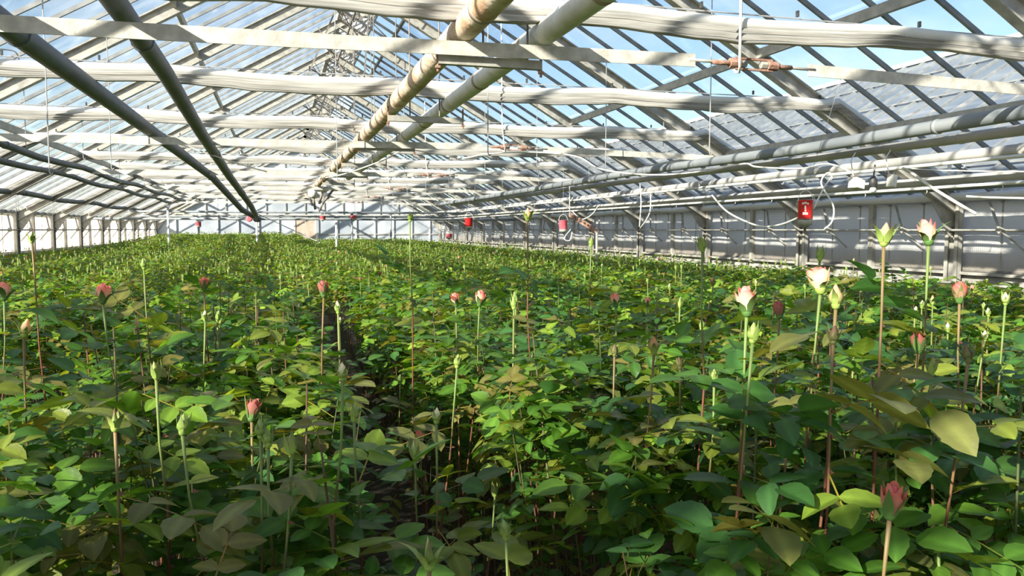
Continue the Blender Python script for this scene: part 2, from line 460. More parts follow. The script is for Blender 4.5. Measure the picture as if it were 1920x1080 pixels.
# ------------------------------------------------------------------ side walls
def side_wall(name, X, sgn, panel_mat, label):
    """sgn = +1 : inside is towards -X"""
    root = empty(name, (X, (Y0 + Y1) / 2, 0)); tag(root, label, None, None, 'structure')
    L0 = Vector(root.location); s = -sgn
    def shared(nm, mb, mat, ys, smooth=False):
        mb.v = [tuple(Vector(p) - Vector((L0.x, 0, 0))) for p in mb.v]
        me = mb.mesh(nm, mat, smooth=smooth)
        for y in ys: link(nm, me, root, (0, y - L0.y, 0))
    part_w('base_wall', MB().box((X + 0.05 * sgn, L0.y, SILL / 2 - 0.02), (0.14, Y1 - Y0, SILL - 0.04)), M['concrete'], root)
    part_w('sill', MB().box((X - 0.01 * sgn, L0.y, SILL - 0.01), (0.20, Y1 - Y0, 0.035)), M['galv'], root)
    # dark gap strip above the sill, then the sheets
    part_w('bottom_rail', MB().box((X, L0.y, SILL + 0.025), (0.05, Y1 - Y0, 0.022)), M['dark_metal'], root)
    # gently pillowed sheet
    mb = MB(); ny, nz = 4, 5; w = BAY / 5 - 0.012; vs = []; z0, z1 = SILL + 0.036, ZE - 0.02
    for j in range(nz + 1):
        for i in range(ny + 1):
            u, v = i / ny, j / nz
            vs.append((X + s * (0.012 + 0.022 * math.sin(math.pi * u) * (0.5 + 0.5 * math.sin(math.pi * v))), (u - 0.5) * w, z0 + (z1 - z0) * v))
    fs = [(j * (ny + 1) + i, j * (ny + 1) + i + 1, (j + 1) * (ny + 1) + i + 1, (j + 1) * (ny + 1) + i) for j in range(nz) for i in range(ny)]
    mb.add(vs, fs)
    shared('panel', mb, panel_mat, [y + (j + 0.5) * BAY / 5 for y in TR[:-1] for j in range(5)], smooth=False)
    shared('joint_strip', MB().box((X + s * 0.014, 0, (z0 + z1) / 2), (0.016, 0.016, z1 - z0)), M['galv'], [y + j * BAY / 5 for y in TR[:-1] for j in range(1, 5)])
    # main post (channel) with gusset at every truss, thin mullion mid-bay
    mb = MB()
    mb.box((X + s * 0.15, -0.075, (ZE + 1.0) / 2), (0.012, 0.012 + 0.04, ZE - 1.0 + 1.0))
    mb.box((X + s * 0.15, 0.075, (ZE + 1.0) / 2), (0.012, 0.012 + 0.04, ZE - 1.0 + 1.0))
    mb.box((X + s * 0.10, 0.0, ZE / 2), (0.012, 0.19, ZE))
    mb.box((X + s * 0.12, -0.095, ZE / 2), (0.07, 0.012, ZE))
    mb.box((X + s * 0.12, 0.095, ZE / 2), (0.07, 0.012, ZE))
    shared('post', mb, M['galv'], TR)
    mb = MB()
    a, b, c = Vector((X + s * 0.10, 0, ZE - 0.02)), Vector((X + s * 0.62, 0, ZE + 0.20)), Vector((X + s * 0.14, 0, ZE - 0.50))
    t = Vector((0, 0.008, 0))
    mb.add([a - t, b - t, c - t, a + t, b + t, c + t], [(0, 1, 2), (5, 4, 3), (0, 3, 4, 1), (1, 4, 5, 2), (2, 5, 3, 0)])
    shared('gusset', mb, M['galv'], TR)
    shared('mullion', MB().box((X + s * 0.06, 0, (SILL - 0.05 + ZE) / 2), (0.06, 0.085, ZE - SILL + 0.05)), M['galv'], [y + BAY / 2 for y in TR[:-1]])
    part_w('eave_gutter', MB().beam((X + s * 0.02, Y0, ZE + 0.03), (X + s * 0.02, Y1, ZE + 0.03), 0.16, 0.08), M['galv'], root)
    # opening gear rod and arms
    part_w('drive_rod', MB().tube([(X + s * 0.17, Y0 + 0.1, 1.685), (X + s * 0.17, Y1 - 0.1, 1.685)], 0.016, 8), M['galv'], root, smooth=True)
    xa = X + s * 0.22
    mb = MB()
    mb.beam((X + s * 0.10, 0.26, ZE - 0.03), (xa, 0.0, 1.70), 0.008, 0.035, (1, 0, 0))
    mb.beam((xa, 0.0, 1.70), (X + s * 0.05, -0.22, 1.43), 0.008, 0.028, (1, 0, 0))
    ys = [y + q for y in TR[:-1] for q in (0.75, 2.25)]
    shared('vent_arm', mb, M['galv'], ys)
    mb = MB().box((xa - s * 0.02, 0, 1.69), (0.07, 0.07, 0.06), Euler((R_(40), 0, 0)).to_matrix())
    shared('arm_clamp', mb, M['galv'], ys)
    shared('rod_bearing', MB().box((X + s * 0.15, 0, 1.685), (0.07, 0.05, 0.10)), M['dark_metal'], TR)
    return root
wall_right = side_wall('wall_right', XR, 1, M['panel_right'], 'low wall of pale quilted sheets with galvanised posts and a drive rod')
wall_left = side_wall('wall_left', XL, -1, M['panel_left'], 'low backlit wall of frosted sheets between grey posts')

# rolled white curtain lying along the right eave
def roll(name, pts, r, mat, n=10, wob=0.0, seed=0):
    q = []
    P_ = [Vector(p) for p in pts]
    out = []
    for i in range(len(P_) - 1):
        m = max(2, int((P_[i + 1] - P_[i]).length / 0.35))
        for k in range(m): out.append(P_[i].lerp(P_[i + 1], k / m))
    out.append(P_[-1])
    rs = [r * (1 + wob * mnoise.noise(Vector((p.x * 1.7, p.y * 1.7, seed)))) for p in out]
    out = [p + Vector((0, 0, wob * 0.05 * mnoise.noise(Vector((p.x * 0.9, p.y * 0.9, seed + 7))))) for p in out]
    return MB().tube(out, rs, n)
er = roll('c', [(7.98, Y0 + 0.1, 2.09), (7.98, Y1 - 0.1, 2.12)], 0.05, None, 8, 0.35, 3).build('eave_curtain_roll', M['screen'], smooth=True)
tag(er, 'rolled pale sheet lying along the top of the right wall', 'curtain roll')

root = empty('growing_trough', (7.55, 16, 0)); tag(root, 'long white film-lined trough at the foot of the right wall', 'trough')
part_w('channel', MB().box((7.55, 16, 0.99), (0.26, 44, 0.02)).box((7.42, 16, 1.03), (0.015, 44, 0.10)).box((7.68, 16, 1.03), (0.015, 44, 0.10)), M['galv'], root)
for k in range(15):
    part_w('leg', MB().box((7.55, -5 + k * 3, 0.49), (0.05, 0.05, 0.98)), M['galv'], root)
# ------------------------------------------------------------------ far wall with door and gable
wf = empty('wall_far', (XC, Y1, 0)); tag(wf, 'pale bluish end wall with white posts and gable glazing', None, None, 'structure')
yb = Y1 + 0.12
part_w('base_wall', MB().box(((XL + XR) / 2, yb + 0.04, 0.34), (XR - XL, 0.12, 0.68)), M['concrete'], wf)
x = XL + 0.05
i = 0
edges = []
while x < XR - 0.1:
    w = min(0.94, XR - x)
    for p0, p1 in (((x, x + w),) if x + w < 0.8 or x > 1.86 else ((x, 0.8), (1.86, x + w))):
        if p1 - p0 > 0.08: part_w('panel', MB().box(((p0 + p1) / 2, yb, 1.52), (p1 - p0 - 0.04, 0.03, 1.66)), M['panel_far'], wf)
    edges.append(x)
    x += w; i += 1
for e in [q for q in edges if not 0.8 < q < 1.86] + [XR - 0.03]:
    part_w('post', MB().box((e, yb - 0.05, 1.2), (0.07, 0.08, 2.4)), M['white_paint'], wf)
for z in (2.38, 0.70, 1.45):
    part_w('rail', MB().box(((XL + XR) / 2, yb - 0.04, z), (XR - XL, 0.05, 0.06)), M['galv'], wf)
for e in [XL + 0.5 + 0.925 * k for k in range(15)]:
    if e > XR - 0.3: break
    zt = zroof(e)
    part_w('gable_mullion', MB().box((e, yb - 0.03, (2.4 + zt) / 2), (0.05, 0.05, max(0.05, zt - 2.4))), M['galv'], wf)
    a, b = e + 0.02, min(e + 0.905, XR - 0.05)
    za, zb = zroof(a) - 0.02, zroof(b) - 0.02
    if min(za, zb) > 2.45:
        yy = yb
        g = MB().add([(a, yy, 2.42), (b, yy, 2.42), (b, yy, zb), (a, yy, za), (a, yy + 0.01, 2.42), (b, yy + 0.01, 2.42), (b, yy + 0.01, zb), (a, yy + 0.01, za)],
                     [(0, 1, 2, 3), (7, 6, 5, 4), (0, 4, 5, 1), (1, 5, 6, 2), (2, 6, 7, 3), (3, 7, 4, 0)])
        part_w('gable_pane', g, M['panel_far'], wf)
dr = empty('door_1', (1.33, Y1 + 0.08, 0)); tag(dr, 'weathered brownish two-leaf door in the pale end wall', None, None, 'structure')
for sx in (-1, 1):
    part_w('door_leaf', MB().box((1.33 + sx * 0.245, Y1 + 0.06, 1.12), (0.47, 0.05, 2.24)), M['door_brown'], dr)
part_w('door_frame', MB().box((0.82, Y1 + 0.05, 1.17), (0.07, 0.1, 2.34)).box((1.84, Y1 + 0.05, 1.17), (0.07, 0.1, 2.34)).box((1.33, Y1 + 0.05, 2.30), (1.1, 0.1, 0.07)), M['white_paint'], dr)
part_w('handle', MB().box((1.39, Y1 + 0.02, 1.1), (0.03, 0.05, 0.14)), M['dark_metal'], dr)

# ------------------------------------------------------------------ neighbouring greenhouse beyond the right wall
nb = empty('greenhouse', (15.1, 15, 0)); tag(nb, 'neighbouring greenhouse seen through the right roof glass', 'greenhouse')
M['nb_glass'] = noise_mat('neighbour roof glass', (0.13, 0.16, 0.20), (0.21, 0.24, 0.28), 0.6, 0.35, 0, 0.05, spec=0.5)
XA, XB = 8.75, 15.1
ZB_ = 5.70
part_w('roof', MB().beam((XA, 19, 2.05), (XB, 19, ZB_), 62, 0.05, (0, 0, 1)).beam((XB, 19, ZB_), (21.5, 19, 2.05), 62, 0.05, (0, 0, 1)), M['nb_glass'], nb)
part_w('side_wall', MB().box((XA + 0.05, 19, 1.0), (0.1, 62, 2.0)).box((21.45, 19, 1.0), (0.1, 62, 2.0)), M['panel_far'], nb)
ru = Vector((-(ZB_ - 2.05), 0, XB - XA)).normalized()
for k in range(100):
    y = -11 + k * 0.6
    p = MB().beam(Vector((XA, y, 2.05)) + ru * 0.045, Vector((XB, y, ZB_)) + ru * 0.045, 0.05, 0.05, ru)
    part_w('roof_bar', p, M['bar'], nb)
for k in range(4):
    t = (k + 0.6) / 4.3
    q = Vector((XA, 0, 2.05)).lerp(Vector((XB, 0, ZB_)), t) + ru * 0.07
    part_w('roof_rail', MB().beam((q.x, -11, q.z), (q.x, 49, q.z), 0.05, 0.03), M['bar'], nb)
part_w('ridge_cap', MB().beam((XB, -11, ZB_ + 0.06), (XB, 49, ZB_ + 0.06), 0.25, 0.10), M['white_paint'], nb)

# ------------------------------------------------------------------ folded shade screens at every truss
CL, CRX, CZ = -3.55, 6.28, 3.14
def make_screen(seed):
    root = empty('folded_screen', (XC, 0, CZ))
    rr = random.Random(seed)
    path = []
    xs0 = XL + 0.35
    n1, n2, n3 = 8, 56, 8
    for i in range(n1): t = i / n1; path.append((xs0 + (CL - xs0) * t, (2.20) + (CZ - 2.20) * t))
    for i in range(n2):
        t = i / n2; xx = CL + (CRX - CL) * t
        path.append((xx, CZ - 0.035 * abs(math.sin(xx * 1.45 + seed * 1.3)) - 0.03 * math.sin(math.pi * t)))
    xs1 = XR - 0.22
    for i in range(n3 + 1): t = i / n3; path.append((CRX + (xs1 - CRX) * t, CZ + (2.22 - CZ) * t))
    def loft(prof_fn, close=True):
        mb = MB(); vs = []; n = None
        for i, (xx, zz) in enumerate(path):
            pr = prof_fn(i, xx); n = len(pr)
            for (yy, dz) in pr: vs.append((xx - XC, yy, zz + dz - CZ))
        fs = []
        for i in range(len(path) - 1):
            for k in range(n):
                k2 = (k + 1) % n
                fs.append((i * n + k, (i + 1) * n + k, (i + 1) * n + k2, i * n + k2))
        fs.append(tuple(range(n))); fs.append(tuple((len(path) - 1) * n + k for k in range(n - 1, -1, -1)))
        mb.add(vs, fs)
        return mb
    def nz(a, b, c=0): return mnoise.noise(Vector((a, b + seed * 3.1, c)))
    def upper(i, x):
        k = 1 + 0.22 * nz(x * 1.1, 0)
        h = 0.044 * k; w = 0.058 * k
        return [(math.cos(t) * w * (1 + 0.10 * nz(x * 2.3, t)), math.sin(t) * h * (1 + 0.15 * nz(x * 2, t + 9)) + 0.035) for t in [2 * math.pi * j / 12 for j in range(12)]]
    def lower(i, x):
        pr = []
        hh = 0.092 + 0.045 * nz(x * 0.9, 4) + 0.02 * nz(x * 3, 5)
        m = 5
        for j in range(m + 1):                       # front side, pleated
            v = j / m
            fold = (0.022 if j % 2 else -0.010)
            pr.append((-0.050 - fold + 0.022 * v + 0.016 * nz(x * 1.2, j * 0.9, 3), 0.01 - hh * v + 0.008 * nz(x * 1.5, j * 1.7)))
        for j in range(m + 1):                       # back side
            v = 1 - j / m
            fold = (0.010 if j % 2 else -0.006)
            pr.append((0.050 + fold - 0.022 * v, 0.01 - hh * v))
        return pr
    up_ = loft(upper); lo_ = loft(lower)
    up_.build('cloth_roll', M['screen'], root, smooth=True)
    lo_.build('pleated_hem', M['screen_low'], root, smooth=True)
    cb = MB().box((0, 0, 0), (0.016, 0.022, 0.042)).mesh('clip', M['clip'], smooth=False)
    x = CL + 0.3
    while x < CRX:
        link('clip', cb, root, (x - XC, -0.01, 0.088 - 0.012 * rr.random())); x += 0.86 + rr.uniform(-0.2, 0.2)
    MB().tube([(CL - XC, 0.05, 0.06), (CRX - XC, 0.05, 0.06)], 0.006, 5).build('guide_wire', M['wire'], root)
    return root
SCL = ['first', 'second', 'third', 'fourth', 'fifth', 'sixth', 'seventh', 'eighth', 'ninth', 'tenth', 'eleventh', 'twelfth', 'thirteenth', 'fourteenth']
protos = [make_screen(k) for k in range(4)]
used = set()
n = 0
for i, y in enumerate(TR[:-1]):
    k = i % 4
    o = protos[k] if k not in used else copy_tree(protos[k]); used.add(k)
    o.location = (XC, y - 0.05, CZ)
    if y > 3:
        lab = f'white folded shade screen slung across the house, {SCL[n]} from the front'
        n += 1
    else: lab = 'white folded shade screen slung across the house overhead'
    tag(o, lab, 'shade screen', 'folded shade screens across the house')

# ------------------------------------------------------------------ tie straps with turnbuckles, every second truss
def tie(y, i):
    root = empty('tie_bar', (3.25, y, 2.85))
    lab = ['flat galvanised tie strap with the large rusty turnbuckle, nearest one', 'flat galvanised tie strap crossing under the second row of screens',
           'third flat tie strap down the house'][i] if i < 3 else 'thin pale tie strap far down the house'
    tag(root, lab, 'tie bar', 'roof tie straps')
    xl = -4.35
    zl = 2.79
    a = MB(); a.beam((xl, y, zl), (0.27, y, 2.83), 0.010, 0.092); part_w('strap', a, M['strap'], root)
    a = MB(); a.beam((0.27, y, 2.83), (2.79, y, 2.862), 0.010, 0.088); part_w('strap', a, M['strap'], root)
    a = MB(); a.beam((3.70, y, 2.845), (6.85, y, 2.78), 0.010, 0.085); part_w('strap', a, M['strap'], root)
    # rods and turnbuckle
    z0 = 2.86
    part_w('rod', MB().tube([(2.74, y, z0 + 0.005), (3.06, y, z0)], 0.011, 8), M['galv'], root, smooth=True)
    part_w('rod', MB().tube([(3.44, y, z0 - 0.004), (3.76, y, z0 - 0.01)], 0.011, 8), M['galv'], root, smooth=True)
    part_w('threaded_rod', MB().tube([(2.92, y, z0), (3.12, y, z0)], 0.017, 8), M['rust'], root, smooth=True)
    part_w('threaded_rod', MB().tube([(3.36, y, z0 - 0.004), (3.56, y, z0 - 0.006)], 0.017, 8), M['rust'], root, smooth=True)
    t = MB()
    t.tube([(3.06, y, z0 + 0.002), (3.14, y, z0 + 0.002)], 0.034, 8).tube([(3.36, y, z0 - 0.003), (3.44, y, z0 - 0.003)], 0.034, 8)
    t.beam((3.10, y, z0 + 0.036), (3.40, y, z0 + 0.034), 0.022, 0.014).beam((3.10, y, z0 - 0.036), (3.40, y, z0 - 0.038), 0.022, 0.014)
    part_w('turnbuckle', t, M['rust'], root, smooth=False)
    part_w('nut', MB().tube([(3.145, y, z0), (3.19, y, z0)], 0.026, 6).tube([(3.31, y, z0), (3.355, y, z0)], 0.026, 6), M['galv'], root)
    # hook from the roof
    hx = 3.14; zt = zroof(hx) - 0.2
    part_w('hook', MB().tube([(hx - 0.125, y - 0.2, zt), (hx - 0.10, y - 0.16, z0 + 0.3), (hx - 0.05, y - 0.08, z0 + 0.03), (hx - 0.03, y - 0.05, z0 - 0.03), (hx - 0.01, y - 0.01, z0 - 0.062), (hx - 0.035, y + 0.0, z0 - 0.06), (hx - 0.045, y + 0.01, z0 - 0.03)], 0.010, 7), M['white_paint'], root, smooth=True)
    return root
tie_ys = [5.04 + 6 * k for k in range(6)]
for i, y in enumerate(tie_ys): tie(y, i)
tie(-0.96, 9)['label'] = 'flat tie strap overhead behind the nearest screens'

# vertical wires
def wire(x, y, z0, z1, lab, r=0.006, hook=True):
    root = empty('hanging_wire', (x, y, z0)); tag(root, lab, 'wire', 'thin hanging wires')
    part_w('strand', MB().tube([(x, y, z0), (x + 0.003, y, (z0 + z1) / 2), (x, y, z1)], r, 5), M['wire'], root)
    part_w('hook_end', MB().tube([(x, y, z0), (x + 0.015, y, z0 - 0.03), (x + 0.03, y, z0 - 0.01)], r * 1.2, 5), M['wire'], root)
for (x, y, z0, lab) in (
        (2.031, 8.04, 2.46, 'thin hanging wire right of the white wrapped pipe'),
        (2.60, 17.0, 2.78, 'short thin wire dropping to the third tie strap'),
        (4.509, 8.04, 2.53, 'thin hanging wire above the grey right-hand pipes'),
        (7.151, 8.04, 2.99, 'thin hanging wire closest to the right wall'),
        (-1.879, 8.04, 2.20, 'thin hanging wire left of the paired dark pipes, nearest'),
        (-1.92, 11.0, 2.45, 'thin hanging wire left of the paired dark pipes, second'),
        (0.765, 11.0, 2.36, 'thin hanging wire just under the brown wrapped pipe'),
        (4.547, 11.0, 2.50, 'thin wire hanging in the right half beyond the second tie')):
    wire(x, y - (0.24 if y in (8.04, 11.0) else 0), z0, zroof(x) - 0.02, lab)
for k, y in enumerate(TR[6:]):
    for x in (-2.9, 3.6, 5.6):
        wire(x, y, 2.62 + 0.1 * ((k * 7 + int(x)) % 3), zroof(x) - 0.02, 'thin wire hanging in the far part of the house', 0.005)

# ------------------------------------------------------------------ pipes
def pipe(name, pts, r, mat, lab, n=14, joints=None, band=None, wob=0.0):
    root = empty(name, pts[0]); tag(root, lab, 'pipe')
    P_ = [Vector(p) for p in pts]; out = []
    for i in range(len(P_) - 1):
        m = max(1, int((P_[i + 1] - P_[i]).length / 0.4))
        for k in range(m): out.append(P_[i].lerp(P_[i + 1], k / m))
    out.append(P_[-1])
    rs = [r * (1 + wob * mnoise.noise(Vector((i * 0.8, r * 50, 0)))) for i in range(len(out))]
    part_w('tube', MB().tube(out, rs, n), mat, root, smooth=True)
    if joints:
        y = joints
        while y < P_[-1].y - 0.2:
            for i in range(len(out) - 1):
                if out[i].y <= y <= out[i + 1].y:
                    t = (y - out[i].y) / max(1e-6, out[i + 1].y - out[i].y)
                    c = out[i].lerp(out[i + 1], t); d = (out[i + 1] - out[i]).normalized()
                    part_w('collar', MB().tube([c - d * (0.028 if band else 0.02), c + d * (0.028 if band else 0.02)], r * (1.035 if band else 1.12), n), band or mat, root, smooth=True)
                    break
            y += joints
    return root
pipe('wrapped_pipe', [(1.175, 0.2, 2.985), (1.175, 14, 2.97), (1.11, 25, 2.97), (1.1, 33, 2.97)], 0.088, M['wrap_brown'], 'thick brown-wrapped pipe running down the house', 18, 1.15, M['band'], 0.03)
pipe('wrapped_pipe', [(1.70, 0.2, 2.98), (1.70, 12, 2.97), (1.69, 20, 2.97)], 0.080, M['wrap_white'], 'thick cream-wrapped pipe beside the brown one', 18, 1.35, M['band'], 0.03)
pipe('heating_pipe', [(-0.85, 0.2, 2.98), (-0.85, 7.1, 2.97), (-0.83, 10, 2.82), (-0.80, 15.1, 2.64), (-0.62, 21.0, 2.28), (-0.6, 26.4, 2.05)], 0.068, M['pipe_grey'], 'dark grey pipe on the left, closer of the converging pair to the ridge', 14, 6.0)
pipe('heating_pipe', [(-1.63, 0.2, 2.98), (-1.60, 6.1, 2.97), (-1.50, 12.7, 2.94), (-1.30, 18.0, 2.80), (-0.95, 24.0, 2.25), (-0.62, 26.5, 2.05)], 0.078, M['pipe_grey'], 'dark grey pipe crossing the upper left corner of the view', 14, 6.0)
for X, Z0, r, lab in ((-3.4, 2.80, 0.052, 'slim dark pipe on the left, upper of three by the left eave'),
                      (-3.9, 2.73, 0.050, 'slim dark pipe on the left, middle of three by the left eave'),
                      (-4.8, 2.39, 0.055, 'slim dark pipe on the left, lowest of three by the left eave')):
    pts = []
    y = 1.0
    while y < 34:
        pts.append((X, y, Z0 + 0.03 * math.sin(y * 1.05 + X))); y += 1.4
    pipe('heating_pipe', pts, r, M['pipe_grey'], lab, 10, 6.0)
pipe('heating_pipe', [(5.8, 0.5, 2.66), (5.8, 5, 2.643), (5.8, 8.0, 2.615), (5.8, 12.3, 2.66), (5.8, 20.6, 2.63), (5.8, 30, 2.62)], 0.062, M['pipe_mid'], 'blue-grey pipe at upper right, top one of the right bank', 14, 6.0)
pipe('heating_pipe', [(6.08, 0.5, 2.55), (6.08, 8, 2.535), (6.08, 13, 2.56), (6.0, 20, 2.56), (5.95, 28, 2.56)], 0.050, M['pipe_light'], 'pale pipe tucked just under the blue-grey top one', 12, 6.0)
pipe('heating_pipe', [(6.8, 0.5, 2.46), (6.8, 10, 2.455), (6.8, 17, 2.42), (6.8, 38, 2.42)], 0.056, M['pipe_light'], 'pale grey pipe at mid height over the right bed', 12, 3.0)
pipe('irrigation_pipe', [(6.62, 0.5, 2.38), (6.62, 38, 2.36)], 0.020, M['white_paint'], 'slim white water pipe hanging below the mid-height pale pipe', 8)
pipe('heating_pipe', [(7.3, 0.5, 2.29), (7.3, 8, 2.25), (7.3, 18, 2.23), (7.3, 38, 2.24)], 0.052, M['pipe_light'], 'pale grey pipe near the right eave, above the slim rusty-looking ones', 12, 3.0)
pipe('heating_pipe', [(7.55, 0.5, 2.19), (7.55, 14, 2.16), (7.55, 38, 2.18)], 0.030, M['pipe_mid'], 'thin grey pipe closest above the rolled eave sheet', 10, 3.0)
pipe('irrigation_pipe', [(7.12, 0.5, 2.17), (7.12, 38, 2.15)], 0.018, M['white_paint'], 'thin white water pipe under the near-eave pale pipe', 8)

# brackets under the wrapped pipes
for i, y in enumerate([5.08, 8.06, 11.08, 14.06, 17.08, 20.06]):
    root = empty('pipe_hanger', (1.33, y, 2.76))
    lab = ['galvanised channel hung under the nearest tie strap below the wrapped pipes', 'galvanised channel carrying the wrapped pipes, second one',
           'galvanised channel carrying the wrapped pipes at the second tie strap'][i] if i < 3 else 'galvanised channel far down under the wrapped pipes'
    tag(root, lab, 'pipe bracket', 'brackets of the wrapped pipes')
    z = 2.775 if i in (0,) else 2.80
    a, b = (1.00, 1.69) if i == 0 else (1.08, 1.84)
    m = MB(); m.box(((a + b) / 2, y, z), (b - a, 0.006, 0.055)).box(((a + b) / 2, y + 0.02, z + 0.027), (b - a, 0.04, 0.005)).box(((a + b) / 2, y + 0.02, z - 0.027), (b - a, 0.04, 0.005))
    part_w('channel', m, M['galv'], root)
    for xx in (a, b):
        part_w('bolt', MB().tube([(xx, y + 0.02, z - 0.075), (xx, y + 0.02, z + 0.12)], 0.009, 6).box((xx, y + 0.02, z - 0.045), (0.03, 0.03, 0.016)), M['rust'], root)
    for xx in (1.30, 1.60):
        part_w('hanger_rod', MB().tube([(xx, y + 0.03, z), (xx, y + 0.03, zroof(xx) - 0.1)], 0.007, 6), M['dark_metal'], root)

# wrapped valve cluster where the pipes end
root = empty('valve_cluster', (1.35, 24.6, 2.95)); tag(root, 'lumpy wrapped valves and fittings at the far end of the brown pipe', 'valve')
for k, (dx, dy, dz, r) in enumerate(((0.2, 0, 0, 0.16), (0.55, 0.2, 0.02, 0.12), (-0.1, 0.6, -0.15, 0.15), (0.35, 1.2, -0.2, 0.12), (-0.25, 1.5, 0.0, 0.12))):
    part_w('valve_body', MB().lathe([(r * 0.4, -r), (r * 0.9, -r * 0.6), (r, 0), (r * 0.9, r * 0.6), (r * 0.4, r)], (1.15 + dx, 24.6 + dy, 2.95 + dz), 10), M['wrap_white'], root, smooth=True)
    part_w('pipe_stub', MB().tube([(1.15 + dx, 24.6 + dy, 2.95 + dz), (1.15 + dx * 0.3, 24.6 + dy, 2.45 + dz)], 0.035, 8), M['dark_metal'], root, smooth=True)
part_w('cross_pipe', MB().tube([(1.1, 24.7, 2.95), (1.95, 24.7, 2.95)], 0.07, 10), M['wrap_white'], root, smooth=True)

# horizontal header pipes deep in the house
for k, (y, z, a, b) in enumerate(((26.5, 2.02, -5.4, 8.0), (29.5, 2.30, -5.4, 8.0), (33.0, 2.2, -5.4, 8.0))):
    t = MB().tube([(a, y, z), (b, y, z)], 0.035, 8).build('header_pipe', M['pipe_mid'], smooth=True)
    tag(t, ['dark cross pipe joining the left pair at the far valves', 'dark cross pipe behind the far red valves', 'dark cross pipe nearest the end wall'][k], 'pipe')
# support poles
for k, (x, y, zt) in enumerate(((-0.62, 26.5, 2.05), (1.84, 26.7, 2.05), (-3.2, 26.5, 2.4), (4.2, 31, 2.3), (2.9, 33, 2.3))):
    root = empty('support_pole', (x, y, 0))
    tag(root, ['white pole below the far valve of the left pipe pair', 'white pole standing right of the brownish end door', 'white pole near the far left corner', 'slim dark pole before the end wall, right of centre', 'slim dark pole before the end wall, centre'][k], 'pole')
    part_w('shaft', MB().tube([(x, y, 0), (x, y, zt)], 0.035, 8), M['white_paint'] if k < 3 else M['pipe_mid'], root, smooth=True)
    part_w('head_clamp', MB().box((x, y, zt), (0.12, 0.12, 0.08)), M['pipe_grey'], root)
root = empty('valve', (-0.66, 26.4, 2.05)); tag(root, 'dark pipe valve with a red handwheel where the left pair meets', 'valve')
part_w('body', MB().lathe([(0.06, -0.1), (0.12, -0.05), (0.13, 0), (0.12, 0.05), (0.06, 0.1)], (-0.6, 26.35, 2.02), 12), M['pipe_grey'], root, smooth=True)
part_w('handwheel', MB().lathe([(0.05, -0.015), (0.1, -0.012), (0.1, 0.012), (0.05, 0.015)], (-0.83, 26.2, 2.03), 12, mat=Euler((R_(90), 0, 0)).to_matrix()), M['pink_plastic'], root, smooth=True)

def at(px, py, D):
    """point at camera depth D on the sight line of a measured spot (used for measured small fittings only)"""
    sy, cy, sp, cp = math.sin(YAW), math.cos(YAW), math.sin(PITCH), math.cos(PITCH)
    F = Vector((sy * cp, cy * cp, -sp)); Rr = Vector((cy, -sy, 0)); U = Vector((sy * sp, cy * sp, cp))
    return Vector((0, 0, CAMZ)) + (F + Rr * ((px - 960) / FPX) + U * ((540 - py) / FPX)) * D

